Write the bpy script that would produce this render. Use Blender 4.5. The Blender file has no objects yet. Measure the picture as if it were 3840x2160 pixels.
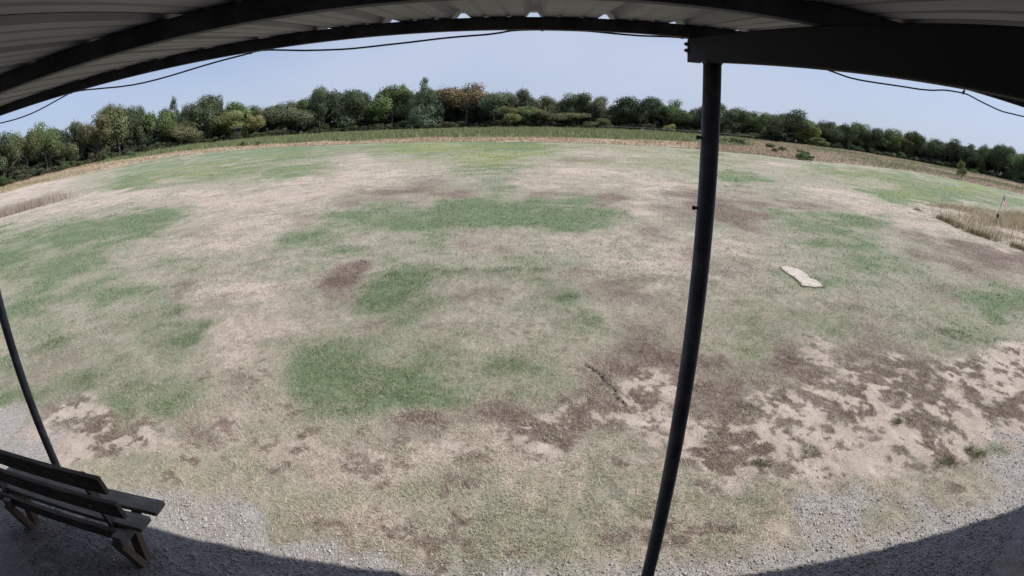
import bpy, bmesh, math, random
import numpy as np
from mathutils import Vector, Matrix

# ------------------------------------------------------------------ camera, sky, sun
S = bpy.context.scene
COL = S.collection
CAM_H = 2.8
PITCH, ROLL = 0.325695, 0.00343
cd = bpy.data.cameras.new('camera')
cam = bpy.data.objects.new('camera', cd)
COL.objects.link(cam)
cd.type = 'PANO'
cd.panorama_type = 'FISHEYE_LENS_POLYNOMIAL'      # a wide security-camera lens, 111 degrees across
cd.sensor_fit = 'HORIZONTAL'
cd.sensor_width = 36.0
cd.fisheye_fov = math.radians(180)
_mm = 36.0 / 3840.0
cd.fisheye_polynomial_k0 = 0.0
cd.fisheye_polynomial_k1 = -1.0 / (1967.5 * _mm)
cd.fisheye_polynomial_k2 = 0.0
cd.fisheye_polynomial_k3 = 0.00101667e-9 / _mm ** 3
cd.fisheye_polynomial_k4 = 0.0
cd.clip_start = 0.02
cd.clip_end = 6000
_cp, _sp = math.cos(PITCH), math.sin(PITCH)
_up = Vector((-math.sin(ROLL) * _cp, math.cos(ROLL) * _cp, _sp))
_f = Vector((0, 0, -1)); _f = (_f - _f.dot(_up) * _up).normalized()
_r = _f.cross(_up)
_m = Matrix((_r, _f, _up)).to_4x4()
_m.translation = (0, 0, CAM_H)
cam.matrix_world = _m
S.camera = cam

SUN_EL, SUN_AZ = math.radians(50), math.radians(91.0)   # azimuth clockwise from +Y
w = bpy.data.worlds.new('World'); S.world = w
w.use_nodes = True
nt = w.node_tree; nt.nodes.clear()
sky = nt.nodes.new('ShaderNodeTexSky'); sky.sky_type = 'NISHITA'
sky.sun_disc = False
sky.sun_elevation = SUN_EL; sky.sun_rotation = SUN_AZ
sky.air_density = 0.7; sky.dust_density = 2.0; sky.ozone_density = 6.0; sky.altitude = 250
bg = nt.nodes.new('ShaderNodeBackground'); bg.inputs['Strength'].default_value = 0.087
wo = nt.nodes.new('ShaderNodeOutputWorld')
# thin even high haze over the whole sky
tc = nt.nodes.new('ShaderNodeTexCoord'); mp = nt.nodes.new('ShaderNodeMapping'); mp.inputs['Scale'].default_value = (1.0, 1.0, 3.5)
nz = nt.nodes.new('ShaderNodeTexNoise'); nz.inputs['Scale'].default_value = 1.3; nz.inputs['Detail'].default_value = 4; nz.inputs['Roughness'].default_value = 0.45
mr = nt.nodes.new('ShaderNodeMapRange'); mr.inputs[1].default_value = 0.3; mr.inputs[2].default_value = 0.7; mr.inputs[3].default_value = 0.22; mr.inputs[4].default_value = 0.88
mxs = nt.nodes.new('ShaderNodeMix'); mxs.data_type = 'RGBA'; mxs.inputs[7].default_value = (3.7, 4.15, 5.25, 1)
nt.links.new(tc.outputs['Generated'], mp.inputs[0]); nt.links.new(mp.outputs[0], nz.inputs['Vector']); nt.links.new(nz.outputs[0], mr.inputs[0]); 
sx = nt.nodes.new('ShaderNodeSeparateXYZ'); nt.links.new(tc.outputs['Generated'], sx.inputs[0])
hz = nt.nodes.new('ShaderNodeMapRange'); hz.interpolation_type = 'SMOOTHSTEP'; hz.inputs[1].default_value = 0.0; hz.inputs[2].default_value = 0.35; hz.inputs[3].default_value = 0.15; hz.inputs[4].default_value = 0.0
nt.links.new(sx.outputs[2], hz.inputs[0])
ad = nt.nodes.new('ShaderNodeMath'); ad.operation = 'ADD'; ad.use_clamp = True
nt.links.new(mr.outputs[0], ad.inputs[0]); nt.links.new(hz.outputs[0], ad.inputs[1]); nt.links.new(ad.outputs[0], mxs.inputs[0])
nt.links.new(sky.outputs[0], mxs.inputs[6]); nt.links.new(mxs.outputs[2], bg.inputs[0]); nt.links.new(bg.outputs[0], wo.inputs[0])
sl = bpy.data.lights.new('sun', 'SUN'); sl.energy = 3.6; sl.angle = math.radians(0.55); sl.color = (1.0, 0.955, 0.90)
so = bpy.data.objects.new('sun', sl); COL.objects.link(so)
_d = Vector((math.sin(SUN_AZ) * math.cos(SUN_EL), math.cos(SUN_AZ) * math.cos(SUN_EL), math.sin(SUN_EL)))
so.rotation_euler = _d.to_track_quat('Z', 'Y').to_euler()
so.location = _d * 60
S.view_settings.view_transform = 'Standard'; S.view_settings.look = 'None'
S.view_settings.exposure = 0.78; S.view_settings.gamma = 1.0; S.view_settings.use_curve_mapping = False
S.render.engine = 'CYCLES'
S.cycles.max_bounces = 8; S.cycles.diffuse_bounces = 4; S.cycles.transparent_max_bounces = 8
S.cycles.use_denoising = True

rng = np.random.default_rng(7)
random.seed(7)
YAW = math.radians(1.8)                       # the shelter stands slightly turned to the view

# ------------------------------------------------------------------ helpers
def tag(o, label=None, cat=None, group=None, kind=None):
    if label: o['label'] = label
    if cat: o['category'] = cat
    if group: o['group'] = group
    if kind: o['kind'] = kind
    return o
def empty(name, loc=(0, 0, 0), rz=0.0):
    o = bpy.data.objects.new(name, None); COL.objects.link(o)
    o.location = loc; o.rotation_euler = (0, 0, rz); o.empty_display_size = 0.2
    return o
def link(name, me, parent=None, loc=None):
    o = bpy.data.objects.new(name, me); COL.objects.link(o)
    if parent: o.parent = parent
    if loc is not None: o.location = loc
    return o
def bm_mesh(name, bm, mat, smooth=False):
    me = bpy.data.meshes.new(name); bm.normal_update(); bm.to_mesh(me); bm.free()
    if mat: me.materials.append(mat)
    if smooth:
        for p in me.polygons: p.use_smooth = True
    return me
def np_mesh(name, V, F, mat, color=None, smooth=False, attrs=None):
    """V (n,3); F (m,k) all same k"""
    V = np.asarray(V, np.float32); F = np.asarray(F, np.int32); k = F.shape[1]
    me = bpy.data.meshes.new(name)
    me.vertices.add(len(V)); me.vertices.foreach_set('co', V.ravel())
    me.loops.add(F.size); me.loops.foreach_set('vertex_index', F.ravel())
    me.polygons.add(len(F)); me.polygons.foreach_set('loop_start', np.arange(0, F.size, k, dtype=np.int32))
    if smooth: me.polygons.foreach_set('use_smooth', np.ones(len(F), bool))
    if color is not None:
        c = np.ones((len(V), 4), np.float32); c[:, :3] = color
        a = me.attributes.new('tone', 'FLOAT_COLOR', 'POINT'); a.data.foreach_set('color', c.ravel())
    for n, v in (attrs or {}).items():
        c = np.ones((len(V), 4), np.float32); c[:, :3] = v
        a = me.attributes.new(n, 'FLOAT_COLOR', 'POINT'); a.data.foreach_set('color', c.ravel())
    me.update(calc_edges=True)
    if mat: me.materials.append(mat)
    return me
def hexa(bm, pts):
    """8 corners: bottom 4 (ccw) then top 4"""
    v = [bm.verts.new(p) for p in pts]
    for f in ((0, 3, 2, 1), (4, 5, 6, 7), (0, 1, 5, 4), (1, 2, 6, 5), (2, 3, 7, 6), (3, 0, 4, 7)):
        bm.faces.new([v[i] for i in f])
def bevel_all(bm, w, seg=2):
    bmesh.ops.bevel(bm, geom=bm.edges[:], offset=w, segments=seg, affect='EDGES', profile=0.5)
def box_bm(x0, x1, y0, y1, z0, z1, bev=0.0):
    bm = bmesh.new()
    hexa(bm, [(x0, y0, z0), (x1, y0, z0), (x1, y1, z0), (x0, y1, z0), (x0, y0, z1), (x1, y0, z1), (x1, y1, z1), (x0, y1, z1)])
    if bev: bevel_all(bm, bev)
    return bm
def tube_bm(pts, rad, n=8, cap=True):
    bm = bmesh.new(); rings = []
    pts = [Vector(p) for p in pts]
    rad = rad if hasattr(rad, '__len__') else [rad] * len(pts)
    for i, p in enumerate(pts):
        t = (pts[min(i + 1, len(pts) - 1)] - pts[max(i - 1, 0)]).normalized()
        a = t.cross(Vector((0, 0, 1)) if abs(t.z) < 0.9 else Vector((1, 0, 0))).normalized(); b = t.cross(a)
        rings.append([bm.verts.new(p + rad[i] * (math.cos(q) * a + math.sin(q) * b)) for q in (2 * math.pi * j / n for j in range(n))])
    for r0, r1 in zip(rings, rings[1:]):
        for j in range(n): bm.faces.new((r0[j], r0[(j + 1) % n], r1[(j + 1) % n], r1[j]))
    if cap:
        bm.faces.new(rings[0][::-1]); bm.faces.new(rings[-1])
    bmesh.ops.recalc_face_normals(bm, faces=bm.faces[:])
    return bm
def joinbm(*bms):
    out = bmesh.new()
    for b in bms:
        me = bpy.data.meshes.new('tmp'); b.to_mesh(me); b.free(); out.from_mesh(me); bpy.data.meshes.remove(me)
    return out
# value noise / fbm on arrays
_perm = np.random.default_rng(3).random(65536).astype(np.float32)
def vnoise(x, y, seed=0):
    xi = np.floor(x).astype(np.int64); yi = np.floor(y).astype(np.int64)
    fx = x - xi; fy = y - yi
    fx = fx * fx * (3 - 2 * fx); fy = fy * fy * (3 - 2 * fy)
    def hsh(a, b): return _perm[((a * 73856093) ^ (b * 19349663) ^ (seed * 83492791)) & 65535]
    a = hsh(xi, yi); b = hsh(xi + 1, yi); c = hsh(xi, yi + 1); d = hsh(xi + 1, yi + 1)
    return (a * (1 - fx) + b * fx) * (1 - fy) + (c * (1 - fx) + d * fx) * fy
def fbm(x, y, seed=0, o=4):
    s = 0; a = 0.5; t = 0
    for i in range(o):
        s = s + a * vnoise(x * 2 ** i + i * 17.3, y * 2 ** i - i * 9.1, seed + i); t += a; a *= 0.55
    return s / t
def sstep(a, b, x):
    t = np.clip((x - a) / (b - a), 0, 1); return t * t * (3 - 2 * t)

# ------------------------------------------------------------------ materials
class NT:
    def __init__(self, name):
        self.m = bpy.data.materials.new(name); self.m.use_nodes = True
        self.t = self.m.node_tree; self.t.nodes.clear()
        self.out = self.n('ShaderNodeOutputMaterial')
    def n(self, typ, **kw):
        nd = self.t.nodes.new(typ)
        for k, v in kw.items(): setattr(nd, k, v)
        return nd
    def l(self, a, b): self.t.links.new(a, b)
    def val(self, sock, v):
        if hasattr(v, 'is_linked') or hasattr(v, 'links'): self.l(v, sock)
        else: sock.default_value = v
    def math(self, op, a, b=0.0, c=None, clamp=False):
        nd = self.n('ShaderNodeMath', operation=op, use_clamp=clamp)
        self.val(nd.inputs[0], a); self.val(nd.inputs[1], b)
        if c is not None: self.val(nd.inputs[2], c)
        return nd.outputs[0]
    def mix(self, f, a, b, mode='MIX'):
        nd = self.n('ShaderNodeMix', data_type='RGBA', blend_type=mode)
        self.val(nd.inputs[0], f)
        for s, v in ((nd.inputs[6], a), (nd.inputs[7], b)):
            if isinstance(v, tuple): s.default_value = (*v, 1) if len(v) == 3 else v
            else: self.l(v, s)
        return nd.outputs[2]
    def noise(self, scale, detail=4, rough=0.55, vec=None, dist=0.0):
        nd = self.n('ShaderNodeTexNoise'); nd.inputs['Scale'].default_value = scale
        nd.inputs['Detail'].default_value = detail; nd.inputs['Roughness'].default_value = rough; nd.inputs['Distortion'].default_value = dist
        if vec is not None: self.l(vec, nd.inputs['Vector'])
        return nd.outputs[0]
    def ramp(self, f, a, b):
        nd = self.n('ShaderNodeMapRange', interpolation_type='SMOOTHSTEP', clamp=True)
        self.val(nd.inputs[0], f); nd.inputs[1].default_value = a; nd.inputs[2].default_value = b
        return nd.outputs[0]
    def bsdf(self, col, rough=0.8, spec=0.3, metal=0.0, normal=None):
        b = self.n('ShaderNodeBsdfPrincipled')
        if isinstance(col, tuple): b.inputs['Base Color'].default_value = (*col, 1)
        else: self.l(col, b.inputs['Base Color'])
        self.val(b.inputs['Roughness'], rough); b.inputs['Specular IOR Level'].default_value = spec
        b.inputs['Metallic'].default_value = metal
        if normal is not None: self.l(normal, b.inputs['Normal'])
        self.l(b.outputs[0], self.out.inputs[0]); return b
    def bump(self, h, strength, dist):
        nd = self.n('ShaderNodeBump'); nd.inputs['Strength'].default_value = strength; nd.inputs['Distance'].default_value = dist
        self.l(h, nd.inputs['Height']); return nd.outputs[0]
    def pos(self): return self.n('ShaderNodeNewGeometry').outputs['Position']
    def objco(self, scale=None):
        c = self.n('ShaderNodeTexCoord').outputs['Object']
        if scale:
            mp = self.n('ShaderNodeMapping'); mp.inputs['Scale'].default_value = scale; self.l(c, mp.inputs[0]); c = mp.outputs[0]
        return c
    def attr(self, name):
        return self.n('ShaderNodeAttribute', attribute_name=name)

def mat_paint(name, col, rough=0.5, var=0.25, chips=None):
    t = NT(name); c = t.objco()
    n1 = t.noise(9, 5, 0.6, c); n2 = t.noise(60, 4, 0.6, c)
    base = t.mix(t.ramp(n1, 0.35, 0.7), tuple(v * (1 - var) for v in col), tuple(v * (1 + var) for v in col))
    if chips:
        base = t.mix(t.math('MULTIPLY', t.ramp(n2, 0.68, 0.74), t.ramp(n1, 0.5, 0.62)), base, chips)
    t.bsdf(base, t.math('ADD', rough - 0.08, t.math('MULTIPLY', n1, 0.16)), 0.3, 0, t.bump(n2, 0.15, 0.002))
    return t.m
def mat_wood(name, dark, light, axis=(1.2, 22, 22)):
    t = NT(name); c = t.objco(axis)
    g = t.noise(4, 6, 0.65, c, 0.4); f = t.noise(14, 4, 0.6, c); big = t.noise(1.7, 3, 0.5, t.objco())
    col = t.mix(t.ramp(g, 0.3, 0.72), dark, light)
    col = t.mix(t.math('MULTIPLY', t.ramp(big, 0.5, 0.75), 0.45), col, tuple(v * 0.55 for v in dark))
    t.bsdf(col, 0.85, 0.2, 0, t.bump(t.math('ADD', g, t.math('MULTIPLY', f, 0.5)), 0.5, 0.004))
    return t.m
def mat_blade(name, transl=0.4):
    t = NT(name); a = t.attr('tone')
    d = t.n('ShaderNodeBsdfDiffuse'); tr = t.n('ShaderNodeBsdfTranslucent'); mx = t.n('ShaderNodeMixShader')
    t.l(a.outputs['Color'], d.inputs[0]); t.l(a.outputs['Color'], tr.inputs[0]); mx.inputs[0].default_value = transl
    t.l(d.outputs[0], mx.inputs[1]); t.l(tr.outputs[0], mx.inputs[2]); t.l(mx.outputs[0], t.out.inputs[0])
    return t.m
def mat_leaf(name):
    t = NT(name); oi = t.n('ShaderNodeObjectInfo'); a = t.attr('tone')
    n = t.noise(0.35, 3, 0.6, t.pos())
    hsv = t.n('ShaderNodeHueSaturation'); t.l(oi.outputs['Color'], hsv.inputs['Color'])
    t.l(t.math('ADD', 0.44, t.math('MULTIPLY', n, 0.12)), hsv.inputs['Hue'])
    t.l(t.math('ADD', 0.65, t.math('MULTIPLY', n, 0.7)), hsv.inputs['Value'])
    col = t.mix(1.0, hsv.outputs[0], a.outputs['Color'], 'MULTIPLY')
    d = t.n('ShaderNodeBsdfDiffuse'); tr = t.n('ShaderNodeBsdfTranslucent'); mx = t.n('ShaderNodeMixShader'); mx.inputs[0].default_value = 0.22
    t.l(col, d.inputs[0]); t.l(col, tr.inputs[0]); t.l(d.outputs[0], mx.inputs[1]); t.l(tr.outputs[0], mx.inputs[2]); t.l(mx.outputs[0], t.out.inputs[0])
    return t.m
def mat_bark():
    t = NT('bark'); c = t.objco((6, 6, 1.2)); n = t.noise(3, 5, 0.6, c)
    t.bsdf(t.mix(n, (0.05, 0.042, 0.036), (0.16, 0.14, 0.12)), 0.95, 0.1, 0, t.bump(n, 0.6, 0.03)); return t.m

M_dark = mat_paint('dark_steel_paint', (0.056, 0.057, 0.072), 0.55, 0.3, (0.16, 0.14, 0.13))
M_purlin = mat_paint('primer_steel', (0.085, 0.083, 0.096), 0.7, 0.35, (0.17, 0.16, 0.16))
M_blade = mat_blade('grass_blade'); M_leaf = mat_leaf('leaf'); M_bark = mat_bark()

PATCH = {
'g': [(-1.81,6.54,0.72,0.34,0.6),(-2.21,9.99,1.2,0.49,0.6),(-32.73,35.88,4.02,5.77,0.7),(10.64,14.65,1.34,1.19,1.0),(11.77,24.99,1.41,1.2,0.9),(5.64,14.2,1.9,0.79,0.4),(23.71,24.85,2.01,3.72,0.9),(38.19,28.85,9.39,7.75,0.7),(6.31,9.14,0.99,0.63,0.7),(4.22,8.88,1.08,0.51,0.3),(2.52,4.39,0.12,0.16,1.1),(0.98,3.91,0.15,0.2,1.0),(3.02,3.88,0.07,0.07,1.1),(2.8,3.53,0.1,0.12,1.0),(4.22,3.76,0.13,0.18,1.0),(2.21,3.48,0.1,0.11,0.9),(4.24,2.97,0.12,0.2,1.2),(4.78,3.01,0.21,0.2,1.1),(2.5,3.21,0.07,0.1,0.8),(1.64,3.53,0.15,0.22,0.8),(-5.92,4.2,0.13,0.26,0.8),(-2.83,2.72,0.22,0.23,0.7),(3.39,2.2,0.16,0.21,0.5),(-1.89,3.71,0.16,0.23,0.5),(-1.01,2.68,0.11,0.18,0.6),(-1.72,2.9,0.15,0.2,0.4),(-0.13,3.48,0.16,0.2,0.3),(2.93,2.66,0.22,0.16,0.3),(2.3,2.71,0.2,0.21,0.4),(-4.01,3.02,0.22,0.15,0.4)],
'b': [(1.15,9.52,0.27,0.27,0.8),(4.28,10.58,1.09,0.58,0.5),(-2.8,4.49,0.36,0.29,0.5),(3.21,3.73,0.2,0.28,0.8),(1.99,3.73,0.17,0.2,0.9),(3.29,4.03,0.1,0.19,0.8),(3.83,4.01,0.11,0.18,0.8),(4.68,4.11,0.16,0.36,0.8),(3.78,3.39,0.16,0.25,0.6),(2.73,4.12,0.13,0.11,1.0),(1.62,3.98,0.14,0.24,0.8),(-2.84,2.88,0.17,0.24,0.5),(-4.43,3.6,0.17,0.34,0.8),(11.29,15.08,1.27,1.27,0.4)],
's': [],
'v': [],
't': [],
}
# ground cover chart of the field: rows by distance from the shelter (2 m to 60 m), columns by bearing (-64 to 64 degrees)
# 0 lush, 1 green, 2 pale green, 3 yellow-green, 4 straw, 5 olive straw, 6 thin brown, 7 brown, 8 dark, 9 bare soil, 10 soil with clumps, 11 gravel, 12 worn path, 13 rough
SURVEY_AZ0, SURVEY_DAZ, SURVEY_R0, SURVEY_R1 = -64.0, 2.0, 2.0, 60.0
SURVEY = [
[11,11,11,11,11,11,11,11,11,11,11,11,11,11,11,11,11,11,11,11,11,11,11,4,4,4,2,2,2,2,2,2,4,4,4,4,2,2,2,4,4,4,11,11,11,11,11,11,11,11,11,11,11,11,11,11,11,11,11,11,11,11,11,11,11],
[11,11,11,11,11,11,11,11,11,11,11,11,11,11,11,11,11,11,11,11,11,11,11,4,4,4,2,2,2,2,2,2,4,4,4,4,2,2,2,4,4,4,11,11,11,11,11,11,11,11,11,11,11,11,11,11,11,11,11,11,11,11,11,11,11],
[11,11,11,11,11,11,11,11,11,11,11,11,11,11,11,11,11,11,11,11,11,11,11,4,4,4,2,2,2,2,2,2,4,4,4,2,2,2,4,4,4,11,11,11,11,11,11,11,11,11,11,11,11,11,11,11,11,11,11,11,11,11,11,11,11],
[11,11,11,11,11,11,11,11,11,11,11,11,11,11,11,11,11,11,11,11,11,11,11,11,4,4,4,2,2,2,2,2,4,4,4,2,2,2,4,4,4,11,11,11,11,11,11,11,11,11,11,11,11,11,11,11,11,11,11,11,11,11,11,11,11],
[11,11,11,11,11,11,11,11,11,11,11,11,11,11,11,11,11,11,11,11,11,11,4,4,2,2,2,1,1,1,2,2,2,2,2,2,2,2,4,4,4,4,4,11,11,11,11,11,11,11,11,11,11,11,11,11,11,11,11,11,11,11,11,11,11],
[11,11,11,11,11,11,11,11,11,11,11,11,11,11,11,11,11,11,11,2,2,4,4,4,2,2,2,2,2,2,2,2,2,2,2,2,2,2,4,4,4,4,4,4,2,2,11,11,11,11,11,11,11,11,11,11,11,11,11,11,11,11,11,11,11],
[11,11,11,11,11,11,11,11,11,11,11,11,11,11,11,11,11,11,11,4,4,4,4,4,2,2,2,2,2,2,2,2,2,2,2,2,2,2,4,4,4,2,2,2,2,2,2,11,11,2,2,2,4,11,11,11,11,11,11,11,11,11,11,11,11],
[11,11,11,11,11,11,11,11,11,11,11,11,11,11,2,2,2,2,2,4,4,4,4,2,2,2,2,2,2,2,2,2,4,4,4,4,4,4,2,2,5,5,2,2,2,2,2,2,2,2,2,4,4,4,11,11,11,11,11,11,11,11,11,11,11],
[11,11,11,11,11,11,11,11,11,11,11,11,11,11,2,2,2,2,2,2,2,2,2,2,2,2,2,2,2,2,2,2,4,4,4,4,4,4,2,2,5,5,5,2,2,2,2,2,2,2,2,4,4,11,11,11,11,11,11,11,11,11,11,11,11],
[11,11,11,11,11,11,11,11,11,11,11,11,11,2,2,2,2,2,2,2,2,4,4,4,4,2,2,2,2,2,2,2,4,4,4,4,4,2,2,2,2,2,2,4,4,2,2,2,2,2,2,2,4,11,11,11,11,11,11,11,11,11,11,11,11],
[11,11,11,11,11,11,11,11,11,11,2,2,2,2,2,2,2,2,4,4,4,4,4,4,6,4,4,4,2,2,4,4,4,4,4,4,4,2,2,2,2,2,4,4,4,2,2,10,10,2,2,2,11,11,11,11,11,11,2,2,11,11,11,11,11],
[11,11,11,11,11,11,11,11,6,6,2,2,2,2,2,2,2,2,4,4,4,4,4,6,6,4,4,4,4,4,4,4,10,10,10,7,7,2,2,2,2,2,10,10,10,10,10,10,10,10,9,9,10,11,11,11,11,11,2,2,11,11,11,11,11],
[11,11,11,11,11,11,11,11,6,2,2,2,2,2,4,4,4,4,4,4,2,6,6,2,2,6,6,6,4,4,4,4,10,10,10,7,7,7,7,7,7,7,10,10,7,10,10,10,10,10,10,9,10,10,10,10,11,11,11,11,11,11,11,11,11],
[11,11,11,11,11,11,11,2,2,2,2,4,4,4,4,4,4,4,2,2,2,6,0,6,6,7,7,7,6,6,7,7,6,6,6,7,7,10,10,10,10,10,10,10,7,7,7,7,7,10,10,10,10,10,10,10,9,9,9,11,11,2,2,11,11],
[11,11,11,11,2,2,2,2,2,2,2,4,6,6,4,4,4,2,2,0,0,0,0,0,0,0,0,0,1,1,6,6,1,1,1,6,6,7,7,10,10,10,10,10,7,7,7,7,7,10,10,9,9,10,10,10,9,9,9,9,9,2,2,11,11],
[11,11,11,11,11,2,2,2,2,4,4,4,6,6,4,4,2,2,2,0,0,0,0,0,0,0,0,0,1,1,1,1,2,2,2,1,1,6,6,7,10,10,10,10,7,7,7,7,9,9,9,9,9,10,10,10,9,9,10,10,2,2,2,11,11],
[11,11,11,11,11,2,2,9,9,9,9,9,6,6,4,4,4,2,2,0,0,0,0,0,0,0,0,0,1,2,2,2,1,1,1,1,1,6,6,7,7,10,10,10,6,6,7,7,10,10,10,9,9,10,10,10,10,10,10,10,10,10,11,11,11],
[11,11,11,11,11,9,9,9,1,1,9,1,6,6,6,6,6,2,2,0,0,0,0,0,0,0,1,1,2,2,2,2,1,1,1,1,1,6,6,6,6,6,6,6,6,6,6,6,7,7,10,10,10,10,10,9,9,10,10,10,10,10,11,11,11],
[11,11,11,11,11,11,9,9,1,0,1,1,1,1,1,6,6,2,2,0,0,0,0,0,0,0,1,1,1,1,2,2,2,2,2,1,1,1,1,6,6,6,6,6,6,6,6,6,7,7,7,7,10,10,10,10,10,10,10,10,10,10,10,11,11],
[11,11,11,11,9,9,1,1,0,0,1,1,1,2,2,4,4,2,2,1,1,1,0,0,0,0,1,1,2,2,2,2,2,2,2,2,2,1,1,6,6,6,6,5,5,5,5,6,7,7,10,10,10,10,7,7,10,7,7,10,10,7,10,10,11],
[11,11,11,11,6,6,1,2,2,1,1,2,2,2,2,4,4,2,2,2,1,2,2,2,6,6,1,1,2,2,2,2,2,2,2,2,2,1,1,6,6,6,6,5,5,5,5,5,6,6,10,10,7,7,10,7,7,7,7,7,7,7,7,7,10],
[11,11,11,1,6,1,1,2,2,2,2,2,1,1,1,4,4,4,4,4,2,2,2,2,0,0,1,1,1,1,2,2,2,2,2,1,1,6,6,6,6,6,6,5,5,5,5,5,6,6,10,10,6,7,10,10,7,7,10,10,7,10,10,7,7],
[11,1,1,1,6,1,6,2,2,2,2,1,1,1,1,4,4,4,4,4,2,2,2,2,0,0,1,1,1,6,6,6,2,2,2,2,1,6,6,6,6,6,6,5,5,5,5,6,6,6,5,5,6,6,6,6,7,7,7,10,7,7,10,10,7],
[1,1,6,6,6,6,6,2,2,2,2,1,1,1,1,1,4,4,4,4,2,2,6,6,0,0,0,0,6,6,6,6,6,2,2,2,2,6,6,6,6,4,4,5,5,5,5,5,5,6,5,5,6,6,6,6,2,2,7,7,10,7,7,7,10],
[6,6,6,1,1,6,1,2,2,2,2,1,1,2,4,4,4,4,4,4,2,2,6,6,0,0,0,0,2,2,2,2,2,2,2,6,6,4,4,6,6,4,4,5,5,5,5,5,5,6,6,6,6,6,2,2,2,2,2,2,10,10,10,7,7],
[6,1,1,1,2,1,1,2,2,2,2,1,2,2,4,4,4,4,4,4,2,6,8,8,1,1,0,0,2,2,2,2,2,2,2,6,6,4,4,5,5,4,4,4,5,5,5,5,5,2,6,6,6,2,2,2,2,2,2,2,2,10,10,10,7],
[1,1,1,2,2,1,1,2,2,1,1,1,2,6,4,4,4,4,2,2,6,6,8,8,1,1,1,1,2,2,2,2,2,2,2,2,2,4,4,4,4,4,4,4,4,6,6,1,5,2,2,6,6,2,2,2,2,2,5,5,2,2,2,10,10],
[1,2,2,2,1,1,1,2,1,1,1,2,6,6,4,2,2,2,2,2,1,1,6,6,1,1,1,1,2,1,6,6,6,6,6,4,2,4,4,4,4,4,4,6,6,6,6,1,1,1,1,6,6,6,6,2,2,2,5,5,2,2,2,2,10],
[2,2,2,1,1,1,2,2,1,1,2,2,6,1,2,2,2,2,2,2,1,1,6,1,2,2,2,2,1,1,6,6,6,6,6,4,4,4,4,4,4,4,4,6,6,6,6,2,1,1,1,1,1,6,6,6,6,2,2,1,2,2,2,2,2],
[2,1,1,1,1,1,2,1,1,1,2,2,1,1,2,2,2,2,2,2,2,2,1,1,2,2,2,2,2,2,6,6,6,2,2,4,4,4,4,4,4,4,4,4,4,4,6,2,2,1,1,1,1,2,2,6,6,1,2,1,1,2,2,2,2],
[1,1,1,1,1,1,1,1,1,2,2,2,1,2,2,2,2,4,2,2,2,2,1,2,1,1,0,0,2,2,6,6,6,2,2,4,4,4,4,6,6,4,4,4,4,4,4,2,2,1,1,1,1,2,2,2,6,1,1,1,1,1,1,2,2],
[1,1,1,1,1,2,1,1,2,2,2,4,2,2,2,4,4,4,2,4,1,1,2,2,1,1,0,0,0,0,0,0,0,0,0,0,0,1,4,6,6,4,4,4,4,6,4,2,2,1,1,1,1,2,2,2,2,6,1,1,1,1,1,1,2],
[1,1,1,2,2,2,1,1,2,1,4,4,2,4,4,4,4,4,4,4,1,1,2,1,1,1,1,1,0,0,0,0,0,0,0,0,0,1,1,4,4,6,6,4,4,6,6,1,1,1,1,1,1,2,2,6,2,6,6,1,1,1,1,1,1],
[1,1,2,2,2,1,1,1,1,1,4,1,4,4,4,6,4,4,4,4,6,6,1,1,1,1,1,1,0,0,0,0,0,0,0,1,1,1,1,4,4,6,6,6,6,6,6,1,1,1,1,1,1,2,2,6,6,6,6,6,1,1,1,1,1],
[1,2,2,2,1,1,1,1,1,1,1,1,4,1,6,6,4,4,4,4,6,6,1,1,1,1,6,6,0,0,0,0,0,0,0,1,1,6,6,4,4,6,6,6,6,6,6,1,1,1,1,1,1,2,2,6,6,6,6,6,6,6,1,1,1],
[2,2,2,1,1,1,1,1,1,1,1,1,1,1,6,6,4,4,4,4,6,4,6,6,1,1,6,6,0,0,0,0,2,6,0,1,1,6,6,4,4,6,6,6,6,6,6,1,1,1,1,1,1,6,2,6,6,6,6,7,6,6,6,1,1],
[2,2,1,1,1,1,1,1,1,1,1,1,1,1,4,4,4,4,4,4,4,4,6,6,1,6,6,6,6,6,6,2,2,6,6,6,6,6,6,4,4,6,6,6,6,6,6,1,1,1,1,1,1,6,6,6,6,7,6,7,7,6,6,6,1],
[2,1,1,1,1,1,1,1,1,0,1,1,1,0,4,4,4,4,4,4,4,4,6,6,6,6,6,6,6,6,6,2,2,6,6,6,6,6,6,4,4,6,6,6,6,6,6,6,6,1,1,0,0,6,6,4,6,7,7,7,7,7,6,6,1],
[1,1,1,1,1,1,1,1,0,0,1,0,0,0,4,4,4,4,4,4,4,4,4,6,6,6,6,6,6,2,2,2,2,4,4,4,4,4,6,4,4,6,6,6,6,6,6,6,6,6,1,0,0,4,6,4,4,4,7,12,7,7,7,6,6],
[1,1,1,1,1,1,1,0,0,0,1,0,0,0,1,4,4,4,4,4,4,4,4,6,4,4,4,6,6,2,2,2,2,4,4,4,4,4,4,4,4,4,6,6,6,6,6,2,6,6,6,4,0,4,4,4,4,4,4,12,12,7,7,7,6],
[1,1,1,1,1,1,1,0,0,1,1,0,0,1,1,4,4,4,4,4,4,4,4,4,4,4,4,6,6,2,1,2,2,4,4,4,4,4,4,4,4,4,2,2,6,6,2,2,4,6,4,4,4,4,4,4,4,4,12,12,12,12,7,7,6],
[1,1,1,1,1,1,1,0,1,1,1,0,1,1,1,4,4,4,4,4,4,4,4,4,4,4,4,4,4,1,1,2,2,4,4,4,4,4,4,4,4,4,2,2,1,1,2,2,4,4,4,4,4,4,4,4,12,4,12,12,12,12,12,7,7],
[1,1,1,1,1,1,1,1,1,1,1,1,1,1,4,4,4,4,2,4,4,4,4,4,4,4,4,4,4,1,1,2,2,4,4,4,4,4,4,4,2,2,1,2,1,1,2,2,4,4,4,4,4,4,4,4,12,12,12,12,12,12,12,12,7],
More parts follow.
